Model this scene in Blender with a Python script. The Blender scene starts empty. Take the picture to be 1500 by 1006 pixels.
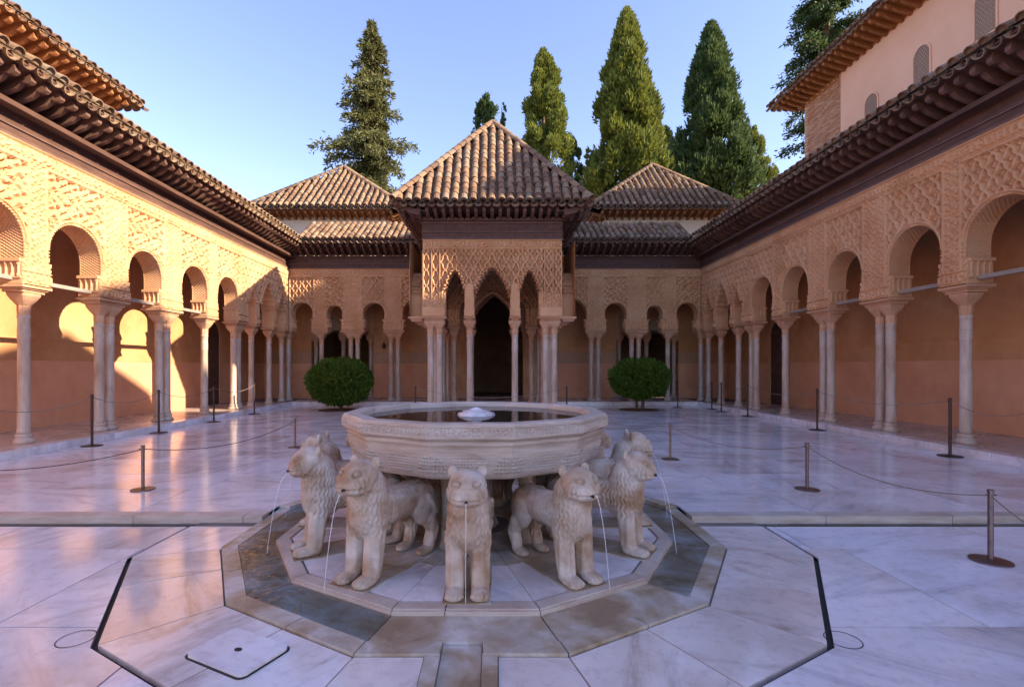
import bpy, bmesh, math, random
import numpy as np
from mathutils import Vector, Matrix, Euler
random.seed(7); rng = np.random.default_rng(7)
R = math.radians; PI = math.pi
S = bpy.context.scene
COL = S.collection
# ------------------------------------------------------------------ camera, sky, sun, exposure
EYE = 1.435
cam_d = bpy.data.cameras.new('camera'); cam = bpy.data.objects.new('camera', cam_d); COL.objects.link(cam)
cam.location = (0, 0, EYE); cam.rotation_euler = (R(90), 0, 0)
cam_d.sensor_width = 36; cam_d.lens = 36*730/1500
cam_d.shift_x = 25/1500; cam_d.shift_y = 34/1500; cam_d.clip_start = .05; cam_d.clip_end = 3000
S.camera = cam
SUN_EL, SUN_SLOPE = R(27), .30            # the light travels towards -X and, by SUN_SLOPE, towards +Y
sd = Vector((-1, SUN_SLOPE, 0)).normalized()*math.cos(SUN_EL) + Vector((0, 0, -math.sin(SUN_EL)))
world = bpy.data.worlds.new('World'); S.world = world; world.use_nodes = True
wn = world.node_tree; bg = wn.nodes['Background']
sky = wn.nodes.new('ShaderNodeTexSky'); sky.sky_type = 'NISHITA'; sky.sun_disc = False
sky.sun_elevation = SUN_EL; sky.sun_rotation = math.atan2(-sd.x, -sd.y); sky.altitude = 700
sky.air_density = 1.0; sky.dust_density = .6; sky.ozone_density = 3.0
tone = wn.nodes.new('ShaderNodeMix'); tone.data_type = 'RGBA'; tone.blend_type = 'MULTIPLY'; tone.inputs[0].default_value = 1
tone.inputs[7].default_value = (1.15, .92, .94, 1)          # the photograph's violet white balance
wn.links.new(sky.outputs[0], tone.inputs[6]); wn.links.new(tone.outputs[2], bg.inputs[0]); bg.inputs[1].default_value = .105
sun_d = bpy.data.lights.new('sun', 'SUN'); sun = bpy.data.objects.new('sun', sun_d); COL.objects.link(sun)
sun_d.energy = 3.3; sun_d.angle = R(.53); sun_d.color = (1, .83, .60)
sun.rotation_euler = sd.to_track_quat('-Z', 'Y').to_euler(); sun.location = (30, -9, 30)
S.view_settings.view_transform = 'Standard'; S.view_settings.look = 'None'
S.view_settings.exposure = 2.15; S.view_settings.gamma = 1
S.view_settings.use_curve_mapping = False
S.cycles.use_denoising = True
S.cycles.max_bounces = 7; S.cycles.diffuse_bounces = 4; S.cycles.glossy_bounces = 3
S.cycles.transparent_max_bounces = 8; S.cycles.caustics_reflective = False; S.cycles.caustics_refractive = False

# ------------------------------------------------------------------ materials
MATS = {}
def nodes_of(name):
    m = bpy.data.materials.new(name); m.use_nodes = True
    nt = m.node_tree; b = nt.nodes['Principled BSDF']
    MATS[name] = m
    return m, nt, b
def N(nt, t, **kw):
    n = nt.nodes.new(t)
    for k, v in kw.items():
        if hasattr(n, k): setattr(n, k, v)
        else: n.inputs[k].default_value = v
    return n
def ramp(nt, fac, stops):
    r = nt.nodes.new('ShaderNodeValToRGB'); nt.links.new(fac, r.inputs[0])
    while len(r.color_ramp.elements) < len(stops): r.color_ramp.elements.new(.5)
    for e, (p, c) in zip(r.color_ramp.elements, stops):
        e.position = p; e.color = (*c, 1)
    return r.outputs[0]
def noise(nt, vec, scale, detail=5, rough=.55, dist=0):
    n = N(nt, 'ShaderNodeTexNoise', Scale=scale, Detail=detail, Roughness=rough, Distortion=dist)
    if vec is not None: nt.links.new(vec, n.inputs['Vector'])
    return n.outputs['Fac']
def mathn(nt, op, a, b=None, c=None):
    n = nt.nodes.new('ShaderNodeMath'); n.operation = op
    for i, v in enumerate((a, b, c)):
        if v is None: continue
        if isinstance(v, (int, float)): n.inputs[i].default_value = v
        else: nt.links.new(v, n.inputs[i])
    return n.outputs[0]
def mixc(nt, f, a, b, mode='MIX'):
    n = nt.nodes.new('ShaderNodeMix'); n.data_type = 'RGBA'; n.blend_type = mode
    for i, v in zip((0, 6, 7), (f, a, b)):
        if isinstance(v, (int, float)): n.inputs[i].default_value = v
        elif isinstance(v, tuple): n.inputs[i].default_value = (*v, 1)
        else: nt.links.new(v, n.inputs[i])
    return n.outputs[2]
def pos(nt): return nt.nodes.new('ShaderNodeNewGeometry').outputs['Position']
def bump(nt, b, h, strength, dist):
    n = N(nt, 'ShaderNodeBump', Strength=strength, Distance=dist)
    nt.links.new(h, n.inputs['Height']); nt.links.new(n.outputs[0], b.inputs['Normal'])
def worn(name, cols, scale, rough=.8, bscale=60, bstr=.4, bdist=.01, fine=None, island=0, stretch=None, spec=.3, carve=0, span=(.28, .72)):
    """weathered matt surface: three tones by large noise, speckle by fine noise, fine relief"""
    m, nt, b = nodes_of(name); p = pos(nt)
    if stretch:
        mp = N(nt, 'ShaderNodeMapping'); mp.inputs['Scale'].default_value = stretch
        nt.links.new(p, mp.inputs[0]); p = mp.outputs[0]
    f = noise(nt, p, scale, 6, .6, .4)
    if island:
        g = nt.nodes.new('ShaderNodeNewGeometry'); oi = nt.nodes.new('ShaderNodeObjectInfo')
        rnd = mathn(nt, 'FRACT', mathn(nt, 'ADD', g.outputs['Random Per Island'], oi.outputs['Random']))
        f = mathn(nt, 'ADD', mathn(nt, 'MULTIPLY', f, 1-island), mathn(nt, 'MULTIPLY', rnd, island))
    n = len(cols)
    c = ramp(nt, f, [(span[0]+(span[1]-span[0])*i/(n-1) if not (island and span[0] == .28) else .2+.6*i/(n-1), cc) for i, cc in enumerate(cols)])
    if fine:
        c = mixc(nt, mathn(nt, 'MULTIPLY', noise(nt, p, fine[0], 4, .7), fine[1]), c, tuple(x*.55 for x in cols[0]))
    nt.links.new(c, b.inputs['Base Color'])
    b.inputs['Roughness'].default_value = rough; b.inputs['Specular IOR Level'].default_value = spec
    hgt = noise(nt, p, bscale, 5, .65)
    if carve:                       # shallow chiselled ornament too fine to model
        vo = N(nt, 'ShaderNodeTexVoronoi', Scale=carve); vo.feature = 'DISTANCE_TO_EDGE'; nt.links.new(p, vo.inputs['Vector'])
        hgt = mathn(nt, 'ADD', mathn(nt, 'MULTIPLY', hgt, .5), mathn(nt, 'MULTIPLY', mathn(nt, 'MINIMUM', vo.outputs['Distance'], .22), 4))
    bump(nt, b, hgt, bstr, bdist)
    return m
worn('stucco', [(.51, .265, .13), (.62, .35, .185), (.69, .43, .25)], 1.3, .85, 90, .4, .008, (140, .22))
worn('plaster_ochre', [(.50, .235, .095), (.62, .315, .145), (.69, .39, .20)], 1.2, .8, 14, .35, .012, (5, .45))
worn('plaster_salmon', [(.61, .28, .155), (.70, .35, .20), (.75, .41, .25)], 1.0, .75, 20, .2, .008, (4, .3))
worn('plaster_pink', [(.60, .34, .22), (.64, .37, .25), (.67, .40, .28)], .6, .8, 40, .2, .006)
worn('plaster_cream', [(.62, .50, .36), (.68, .56, .42), (.72, .6, .46)], .8, .8, 40, .2, .006)
worn('brickwork', [(.34, .16, .09), (.42, .22, .13), (.48, .29, .19)], 2.5, .85, 50, .4, .01, island=.7)
worn('mortar', [(.42, .31, .22), (.48, .36, .26), (.52, .4, .3)], 2, .9, 60, .4, .008)
worn('wood_dark', [(.07, .034, .026), (.11, .056, .042), (.16, .085, .064)], 3, .6, 30, .5, .01, (40, .4), stretch=(3, .6, 3))
worn('wood_rafter', [(.09, .045, .034), (.14, .075, .056), (.21, .12, .09)], 4, .65, 30, .4, .008, (40, .3), island=.3)
worn('wood_orange', [(.22, .085, .035), (.30, .125, .05), (.38, .17, .07)], 3, .65, 30, .4, .008, (40, .3), island=.3)
worn('wood_grey', [(.20, .16, .13), (.28, .23, .19), (.34, .29, .25)], 3, .7, 40, .4, .006, stretch=(4, .5, 4))
worn('roof_tile', [(.15, .09, .06), (.22, .13, .08), (.28, .17, .10), (.33, .225, .14), (.25, .19, .14)], 5, .85, 40, .5, .01, (30, .45), island=.62)
worn('pan_tile', [(.13, .085, .06), (.22, .14, .10), (.30, .21, .15)], 4, .9, 40, .5, .01, (30, .4))
worn('column_marble', [(.38, .25, .165), (.56, .44, .36), (.68, .61, .55)], 3.2, .40, 18, .2, .005, (10, .5), stretch=(1.6, 1.6, .4))
worn('capital_stone', [(.48, .25, .14), (.58, .335, .20), (.65, .42, .27)], 3, .7, 60, .4, .006, (60, .3))
worn('lion_marble', [(.36, .22, .13), (.50, .375, .28), (.60, .50, .42), (.71, .64, .58)], 4.5, .55, 60, .45, .006, (12, .55), span=(.34, .66))
worn('basin_marble', [(.42, .32, .26), (.55, .465, .405), (.67, .605, .56)], 2.6, .45, 40, .3, .005, (9, .4), stretch=(1, 1, 7), span=(.28, .72))
worn('wet_stone', [(.33, .235, .15), (.46, .37, .27), (.55, .50, .44), (.70, .67, .66)], 2.6, .24, 16, .45, .010, (6, .6), span=(.38, .64))
worn('soil', [(.09, .05, .03), (.14, .08, .05), (.19, .12, .07)], 6, .95, 20, .8, .03)
worn('ground_earth', [(.22, .17, .12), (.28, .22, .16), (.33, .26, .19)], .3, .95, 5, .4, .03)
worn('bark', [(.10, .065, .04), (.15, .10, .065), (.2, .14, .1)], 6, .9, 25, .8, .02, stretch=(3, 3, .6))
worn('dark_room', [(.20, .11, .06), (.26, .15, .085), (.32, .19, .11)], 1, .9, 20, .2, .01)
worn('grout', [(.13, .11, .10), (.19, .16, .14), (.24, .20, .18)], 3, .9, 30, .4, .004)
worn('tile_dado', [(.36, .20, .12), (.50, .29, .17), (.58, .37, .24)], 14, .5, 40, .3, .004, (30, .4))

def marble_floor(name, tone, veins, rough, seed):
    m, nt, b = nodes_of(name)
    oi = nt.nodes.new('ShaderNodeObjectInfo')
    vr = nt.nodes.new('ShaderNodeVectorRotate'); vr.rotation_type = 'Z_AXIS'
    nt.links.new(pos(nt), vr.inputs['Vector'])
    nt.links.new(mathn(nt, 'MULTIPLY', oi.outputs['Random'], 6.28), vr.inputs['Angle'])
    ad = nt.nodes.new('ShaderNodeVectorMath'); ad.operation = 'ADD'
    nt.links.new(vr.outputs[0], ad.inputs[0]); nt.links.new(mathn(nt, 'MULTIPLY', oi.outputs['Random'], 37.), ad.inputs[1])
    mp = N(nt, 'ShaderNodeMapping'); mp.inputs['Scale'].default_value = (.55, 2.6, 1)
    nt.links.new(ad.outputs[0], mp.inputs[0])
    v1 = noise(nt, mp.outputs[0], 1.5, 8, .62, 1.1)
    v2 = noise(nt, ad.outputs[0], 1.1, 5, .55, .2)
    c = ramp(nt, v1, [(.30, veins), (.46, tone), (.75, tuple(min(1, x*1.13) for x in tone))])
    dirt = ramp(nt, v2, [(.36, (.66, .56, .48)), (.56, (1, 1, 1))])
    c = mixc(nt, .6, c, dirt, 'MULTIPLY')
    scf = ramp(nt, noise(nt, pos(nt), 13, 6, .7), [(.36, (.72, .68, .66)), (.5, (1, 1, 1))])
    c = mixc(nt, .45, c, scf, 'MULTIPLY')
    tint = ramp(nt, oi.outputs['Random'], [(0, (.88, .85, .84)), (.5, (1, .985, .97)), (1, (.93, .94, .99))])
    c = mixc(nt, .8, c, tint, 'MULTIPLY')
    nt.links.new(c, b.inputs['Base Color'])
    rr = N(nt, 'ShaderNodeMapRange'); nt.links.new(v2, rr.inputs[0])
    rr.inputs[3].default_value = rough*.6; rr.inputs[4].default_value = rough*1.6
    nt.links.new(rr.outputs[0], b.inputs['Roughness'])
    b.inputs['Specular IOR Level'].default_value = .62
    bump(nt, b, noise(nt, pos(nt), 2.2, 6, .6), .09, .02)
    return m
marble_floor('court_marble', (.76, .74, .78), (.53, .52, .59), .14, 1)
marble_floor('ring_marble', (.72, .67, .66), (.46, .38, .34), .10, 2)
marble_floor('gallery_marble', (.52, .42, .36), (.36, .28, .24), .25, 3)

def simple(name, col, rough=.5, metal=0, spec=.5):
    m, nt, b = nodes_of(name)
    b.inputs['Base Color'].default_value = (*col, 1); b.inputs['Roughness'].default_value = rough
    b.inputs['Metallic'].default_value = metal; b.inputs['Specular IOR Level'].default_value = spec
    f = noise(nt, pos(nt), 25, 4); 
    nt.links.new(ramp(nt, f, [(.3, tuple(c*.8 for c in col)), (.7, tuple(min(1, c*1.15) for c in col))]), b.inputs['Base Color'])
    return m
simple('post_brown', (.07, .04, .035), .45, .6)
simple('post_steel', (.20, .15, .14), .35, .9)
simple('rope_grey', (.22, .17, .14), .8)
simple('drain_black', (.012, .012, .013), .6)
simple('spout_lead', (.05, .045, .04), .45, .5)
simple('lattice_wood', (.34, .25, .20), .7)

def water_mat(name, scale, strength, tint):
    m, nt, b = nodes_of(name); nt.nodes.remove(b)
    out = nt.nodes['Material Output']
    tr = N(nt, 'ShaderNodeBsdfTransparent'); tr.inputs[0].default_value = (*tint, 1)
    gl = N(nt, 'ShaderNodeBsdfGlossy'); gl.inputs['Roughness'].default_value = .02
    fr = N(nt, 'ShaderNodeFresnel', IOR=1.36)
    bp = N(nt, 'ShaderNodeBump', Strength=strength, Distance=.03)
    nt.links.new(noise(nt, pos(nt), scale, 3, .5, .8), bp.inputs['Height'])
    nt.links.new(bp.outputs[0], gl.inputs['Normal']); nt.links.new(bp.outputs[0], fr.inputs['Normal'])
    mx = nt.nodes.new('ShaderNodeMixShader')
    nt.links.new(fr.outputs[0], mx.inputs[0]); nt.links.new(tr.outputs[0], mx.inputs[1]); nt.links.new(gl.outputs[0], mx.inputs[2])
    nt.links.new(mx.outputs[0], out.inputs[0])
water_mat('water_ripple', 14, .22, (.985, .99, .98))
water_mat('water_still', 4, .05, (.62, .52, .42))
jm, jn, jb = nodes_of('water_jet')
jb.inputs['Base Color'].default_value = (.86, .88, .92, 1); jb.inputs['Roughness'].default_value = .08; jb.inputs['Alpha'].default_value = .5
bump(jn, jb, noise(jn, pos(jn), 60, 3), .6, .01)

def leaf_mat(name, dark, mid, light, trans=.25):
    m, nt, b = nodes_of(name)
    g = nt.nodes.new('ShaderNodeNewGeometry')
    f = mathn(nt, 'ADD', mathn(nt, 'MULTIPLY', g.outputs['Random Per Island'], .35), mathn(nt, 'MULTIPLY', noise(nt, pos(nt), 1.2, 4, .6), .72))
    nt.links.new(ramp(nt, f, [(.25, dark), (.5, mid), (.8, light)]), b.inputs['Base Color'])
    b.inputs['Roughness'].default_value = .6; b.inputs['Specular IOR Level'].default_value = .25
    b.inputs['Subsurface Weight'].default_value = 0
    out = nt.nodes['Material Output']; t = N(nt, 'ShaderNodeBsdfTranslucent'); t.inputs[0].default_value = (*light, 1)
    mx = nt.nodes.new('ShaderNodeMixShader'); mx.inputs[0].default_value = trans
    nt.links.new(b.outputs[0], mx.inputs[1]); nt.links.new(t.outputs[0], mx.inputs[2]); nt.links.new(mx.outputs[0], out.inputs[0])
leaf_mat('cypress_leaf', (.035, .07, .012), (.11, .15, .025), (.23, .24, .04))
leaf_mat('cypress_dark_leaf', (.018, .048, .018), (.045, .088, .028), (.10, .14, .04))
leaf_mat('fir_leaf', (.05, .062, .020), (.105, .115, .04), (.175, .17, .065))
leaf_mat('orange_leaf', (.022, .055, .006), (.06, .12, .012), (.13, .20, .025))

# ------------------------------------------------------------------ mesh helpers
def link(o, parent=None):
    COL.objects.link(o)
    if parent is not None: o.parent = parent
    return o
def mesh_np(name, V, F, mat, parent=None, smooth=False):
    """V (n,3) array, F (m,k) array, all faces with k corners"""
    V = np.ascontiguousarray(V, dtype=np.float32); F = np.ascontiguousarray(F, dtype=np.int32)
    me = bpy.data.meshes.new(name)
    me.vertices.add(len(V)); me.vertices.foreach_set('co', V.ravel())
    k = F.shape[1]
    me.loops.add(F.size); me.loops.foreach_set('vertex_index', F.ravel())
    me.polygons.add(len(F)); me.polygons.foreach_set('loop_start', np.arange(0, F.size, k, dtype=np.int32))
    me.polygons.foreach_set('use_smooth', np.full(len(F), smooth))
    me.update(calc_edges=True); me.validate()
    me.materials.append(MATS[mat])
    return link(bpy.data.objects.new(name, me), parent)
class MB:
    """collects shapes and builds ONE mesh object"""
    def __init__(s): s.v = []; s.f = []
    def add(s, V, F):
        o = len(s.v); s.v += [tuple(p) for p in V]; s.f += [tuple(i+o for i in f) for f in F]; return s
    def box(s, x0, x1, y0, y1, z0, z1, M=None):
        V = [Vector((x, y, z)) for z in (z0, z1) for y in (y0, y1) for x in (x0, x1)]
        if M is not None: V = [M @ p for p in V]
        return s.add(V, [(0, 2, 3, 1), (4, 5, 7, 6), (0, 1, 5, 4), (2, 6, 7, 3), (0, 4, 6, 2), (1, 3, 7, 5)])
    def prism(s, poly, z0, z1):
        n = len(poly)
        V = [(x, y, z0) for x, y in poly] + [(x, y, z1) for x, y in poly]
        return s.add(V, [tuple(range(n))[::-1], tuple(range(n, 2*n))] + [(i, (i+1) % n, n+(i+1) % n, n+i) for i in range(n)])
    def extr(s, prof, axis0, axis1, along, a0, a1, origin=(0, 0, 0)):
        """profile polygon in (axis0, axis1) swept along a third axis from a0 to a1"""
        o, e0, e1, e2 = Vector(origin), Vector(axis0), Vector(axis1), Vector(along)
        n = len(prof)
        V = [o+e0*p+e1*q+e2*a for a in (a0, a1) for p, q in prof]
        return s.add(V, [tuple(range(n)), tuple(range(n, 2*n))[::-1]] + [(i, n+i, n+(i+1) % n, (i+1) % n) for i in range(n)])
    def lathe(s, prof, n=20, c=(0, 0), M=None):
        V = [Vector((c[0]+r*math.cos(2*PI*k/n), c[1]+r*math.sin(2*PI*k/n), z)) for r, z in prof for k in range(n)]
        if M is not None: V = [M @ p for p in V]
        F = [(i*n+k, i*n+(k+1) % n, (i+1)*n+(k+1) % n, (i+1)*n+k) for i in range(len(prof)-1) for k in range(n)]
        F += [tuple(range(n))[::-1], tuple(range((len(prof)-1)*n, len(prof)*n))]
        return s.add(V, F)
    def tube(s, pts, rads, n=8):
        P = [Vector(p) for p in pts]; V = []
        for i, p in enumerate(P):
            t = (P[min(i+1, len(P)-1)] - P[max(i-1, 0)]).normalized()
            a = t.cross(Vector((0, 0, 1)));  a = a.normalized() if a.length > 1e-4 else Vector((1, 0, 0))
            b = t.cross(a); r = rads[i] if hasattr(rads, '__len__') else rads
            V += [p + (a*math.cos(2*PI*k/n) + b*math.sin(2*PI*k/n))*r for k in range(n)]
        F = [(i*n+k, i*n+(k+1) % n, (i+1)*n+(k+1) % n, (i+1)*n+k) for i in range(len(P)-1) for k in range(n)]
        F += [tuple(range(n))[::-1], tuple(range((len(P)-1)*n, len(P)*n))]
        return s.add(V, F)
    def mesh(s, name, mat, smooth=False):
        me = bpy.data.meshes.new(name); me.from_pydata([tuple(p) for p in s.v], [], s.f)
        if smooth: me.polygons.foreach_set('use_smooth', [True]*len(me.polygons))
        me.materials.append(MATS[mat]); me.update(); return me
    def build(s, name, mat, parent=None, smooth=False):
        return link(bpy.data.objects.new(name, s.mesh(name, mat, smooth)), parent)
def smooth_by_angle(o, ang=40):
    me = o.data; me.polygons.foreach_set('use_smooth', [True]*len(me.polygons))
    try: me.set_sharp_from_angle(angle=R(ang))
    except Exception: pass
    return o
def thing(name, label, cat, loc=(0, 0, 0), group=None):
    o = bpy.data.objects.new(name, None); o.empty_display_size = .1; o.location = loc; COL.objects.link(o)
    return tag(o, label, cat, group)
def tag(o, label, cat, group=None):
    o['label'] = label; o['category'] = cat
    if group: o['group'] = group
    return o
def struct(o): o['kind'] = 'structure'; return o
def stuff(o): o['kind'] = 'stuff'; return o
def inst(name, me, parent, M=None):
    o = bpy.data.objects.new(name, me); link(o, parent)
    if M is not None: o.matrix_local = M
    return o
def frame(ox, ex, ey, ez):
    """matrix with given origin and axes"""
    return Matrix(((ex[0], ey[0], ez[0], ox[0]), (ex[1], ey[1], ez[1], ox[1]), (ex[2], ey[2], ez[2], ox[2]), (0, 0, 0, 1)))

# ------------------------------------------------------------------ levels of the place
ZR, ZG = .05, .17                         # rear court floor, gallery floor (front court floor is 0)
XC, XFACE, XWALL = 7.80, 7.60, 9.50       # column line, arcade face and rear wall of the side galleries
YB, YBF, YBW = 18.60, 18.40, 20.5         # the same for the end gallery
Z_CAP, Z_IMP, Z_CORB, Z_JAMB, Z_SPR, Z_TOP = 2.40, 2.66, 2.86, 3.17, 3.40, 5.03
FX, FY = -.167, 4.45                      # centre of the fountain

# ------------------------------------------------------------------ ground
g = MB().box(-600, 600, -600, 600, -.5, -.07).build('ground', 'ground_earth'); struct(g)
def dodeca(a, rot=0.):
    r = a/math.cos(PI/12)
    return [(FX+r*math.cos(PI/12+k*PI/6+rot), FY+r*math.sin(PI/12+k*PI/6+rot)) for k in range(12)]
def clip_half(poly, p, n, keep_in):
    """keep the side of the line through p with normal n (inside: dot<=0)"""
    out = []
    for i in range(len(poly)):
        a, b = poly[i], poly[(i+1) % len(poly)]
        da = (a[0]-p[0])*n[0]+(a[1]-p[1])*n[1]; db = (b[0]-p[0])*n[0]+(b[1]-p[1])*n[1]
        if not keep_in: da, db = -da, -db
        if da <= 0: out.append(a)
        if da*db < 0:
            t = da/(da-db); out.append((a[0]+(b[0]-a[0])*t, a[1]+(b[1]-a[1])*t))
    return out
def minus_dodeca(poly, ap):
    pieces = []; rest = poly
    for k in range(12):
        th = k*PI/6; n = (math.cos(th), math.sin(th)); p = (FX+ap*n[0], FY+ap*n[1])
        o = clip_half(rest, p, n, False)
        if len(o) > 2: pieces.append(o)
        rest = clip_half(rest, p, n, True)
        if len(rest) < 3: break
    return pieces
def slab_set(parent, x0, x1, ys, wmin, wmax, ztop, mat, ap=None, gap=.005, th=.04, skip=None):
    for j in range(len(ys)-1):
        x = x0 - random.uniform(0, wmax*.6)
        while x < x1:
            w = random.uniform(wmin, wmax); a, b = max(x, x0), min(x+w, x1); x += w
            if b-a < .12: continue
            poly = [(a+gap, ys[j]+gap), (b-gap, ys[j]+gap), (b-gap, ys[j+1]-gap), (a+gap, ys[j+1]-gap)]
            if skip and skip(a, b, ys[j], ys[j+1]): continue
            pcs = minus_dodeca(poly, ap) if ap else [poly]
            pcs = [q for q in pcs if abs(sum(q[i][0]*q[(i+1) % len(q)][1]-q[(i+1) % len(q)][0]*q[i][1] for i in range(len(q)))) > .004]
            if not pcs: continue
            zt = ztop + random.uniform(-.0012, .0012); m = MB()
            for q in pcs: m.prism(q, zt-th, zt)
            m.build('paving_slab', mat, parent)
court = MB().box(-7.25, 7.25, 4.62, 17.85, -.06, .028).build('court_pavement', 'grout'); struct(court)
# the bed under the rear slabs must leave the gutter of the fountain free
bpy.data.objects.remove(court)
m = MB()
for q in minus_dodeca([(-7.27, 4.75), (7.27, 4.75), (7.27, 17.88), (-7.27, 17.88)], 2.0): m.prism(q, -.06, .035)
court = m.build('court_pavement', 'grout'); struct(court)
ys = [4.76]
while ys[-1] < 17.2: ys.append(ys[-1]+random.uniform(.75, 1.15))
ys[-1] = 17.87
slab_set(court, -7.26, 7.26, ys, 1.3, 2.6, ZR, 'court_marble', 2.0)
m = MB()
for q in minus_dodeca([(-9, .2), (9, .2), (9, 4.49), (-9, 4.49)], 2.6): m.prism(q, -.06, -.012)
fore = m.build('fore_pavement', 'grout'); struct(fore)
slab_set(fore, -9, 9, [.2, 1.05, 1.9, 2.75, 3.93, 4.48], 1.5, 2.9, 0, 'court_marble', 2.6)
# water channel across the court, with its kerb
chan = MB().box(-9, 9, 4.48, 4.62, -.062, -.045).build('channel_bed', 'wet_stone'); struct(chan)
x = -7.27
while x < 7.2:
    w = random.uniform(1.0, 1.9); x2 = min(x+w, 7.27)
    pcs = minus_dodeca([(x+.003, 4.61), (x2-.003, 4.61), (x2-.003, 4.755), (x+.003, 4.755)], 1.99)
    mm = MB()
    for q in pcs: mm.prism(q, -.06, ZR+.004)
    if pcs: mm.build('kerb_stone', 'basin_marble', chan)
    x = x2
m = MB()
for q in minus_dodeca([(-9, 4.492), (9, 4.492), (9, 4.612), (-9, 4.612)], 2.0): m.prism(q, -.03, -.018)
wch = m.build('channel_water', 'water_ripple'); struct(wch)
# ring of slabs between gutter and drain (front half), drain, gutter, kerb
ring = MB().prism(dodeca(2.598), -.068, -.03).build('fountain_surround', 'drain_black'); struct(ring)
m = MB()
for q in [dodeca(2.56)]: m.prism(q, -.029, -.008)
m.build('slab_bed', 'grout', ring)
def sector(k, a0, a1, f0=0., f1=1., g=.005):
    A, B = dodeca(a0), dodeca(a1); i, j = (k-1) % 12, k % 12
    L = lambda p, q, t: (p[0]+(q[0]-p[0])*t, p[1]+(q[1]-p[1])*t)
    poly = [L(A[i], A[j], f0), L(B[i], B[j], f0), L(B[i], B[j], f1), L(A[i], A[j], f1)]
    c = (sum(p[0] for p in poly)/4, sum(p[1] for p in poly)/4)
    out = []
    for p in poly:
        d = math.hypot(p[0]-c[0], p[1]-c[1]); s_ = max(0, 1-g/d*1.2); out.append((c[0]+(p[0]-c[0])*s_, c[1]+(p[1]-c[1])*s_))
    return out
# dodeca side k faces angle k*30 deg; the front side is k=9
for k in range(12):
    if k in (1, 2, 3, 4, 5): continue
    if k in (0, 6):
        q = clip_half(sector(k, 1.99, 2.572), (0, 4.48), (0, 1), True)
        if len(q) > 2: MB().prism(q, -.03, .0015).build('paving_slab', 'ring_marble', ring)
        continue
    if k == 9:
        for sgn in (-1, 1):
            x0, x1 = FX+sgn*.185, FX+sgn*.72
            q = [(x0, FY-1.99), (x0, FY-2.568), (FX+sgn*.682, FY-2.568), (FX+sgn*.53, FY-1.99)]
            MB().prism(q if sgn < 0 else q[::-1], -.03, .0015).build('paving_slab', 'ring_marble', ring)
            q = [(FX+sgn*.105, FY-2.568), (FX+sgn*.18, FY-2.568), (FX+sgn*.18, FY-1.97), (FX+sgn*.105, FY-1.97)]
            MB().prism(q if sgn > 0 else q[::-1], -.03, .012).build('kerb_stone', 'wet_stone', ring)
        MB().prism([(FX-.10, FY-2.568), (FX+.10, FY-2.568), (FX+.10, FY-1.87), (FX-.10, FY-1.87)], -.03, -.006).build('channel_slab', 'wet_stone', ring)
        continue
    f = random.uniform(.4, .6)
    for f0, f1 in ((0, f), (f, 1)):
        MB().prism(sector(k, 1.99, 2.572, f0, f1), -.03, .0015+random.uniform(-.001, .001)).build('paving_slab', 'ring_marble', ring)
for k in range(12):
    for f0, f1 in ((0, .52), (.52, 1)):
        q = sector(k, 1.87, 1.985, f0, f1, .003)
        if k == 9:
            q = sector(k, 1.87, 1.985, 0 if f0 == 0 else .60, .40 if f0 == 0 else 1, .003)
        MB().prism(q, -.03, .019 + (.033 if k in (1, 2, 3, 4, 5) else 0)+random.uniform(-.002, .003)).build('kerb_stone', 'wet_stone', ring)
    MB().prism(sector(k, 1.50, 1.868, 0, 1, .004), -.03, .010+random.uniform(-.0015, .0015)).build('gutter_slab', 'wet_stone', ring)
m = MB()
A, B = dodeca(1.605), dodeca(1.866)
m.add([(*p, .016) for p in A]+[(*p, .016) for p in B], [(12+i, 12+(i+1) % 12, (i+1) % 12, i) for i in range(12) if i in (0, 1, 2, 3, 4, 5, 6, 7, 10, 11)])
wat = m.build('gutter_water', 'water_ripple'); struct(wat)
# platform of the lions
plat = MB().prism(dodeca(1.49), -.02, .028).build('fountain_platform', 'grout'); struct(plat)
for k in range(12):
    for f0, f1 in ((0, .36), (.36, 1)) if k % 2 else ((0, 1),):
        q = sector(k, 1.49, 1.60, f0, f1, .002)
        MB().prism(q, -.02, .036).build('edge_stone', 'basin_marble', plat)
        c = sector(k, 1.50, 1.585, f0, f1, .004); MB().prism(c, .0361, .046).build('edge_moulding', 'basin_marble', plat)
    for f0, f1 in ((0, .35), (.35, .65), (.65, 1)):
        MB().prism(sector(k, .95, 1.485, f0, f1, .004), .01, .042+random.uniform(-.001, .001)).build('platform_slab', 'court_marble', plat)
    MB().prism(sector(k, .3, .945, 0, 1, .004), .01, .041).build('platform_slab', 'wet_stone', plat)
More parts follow.
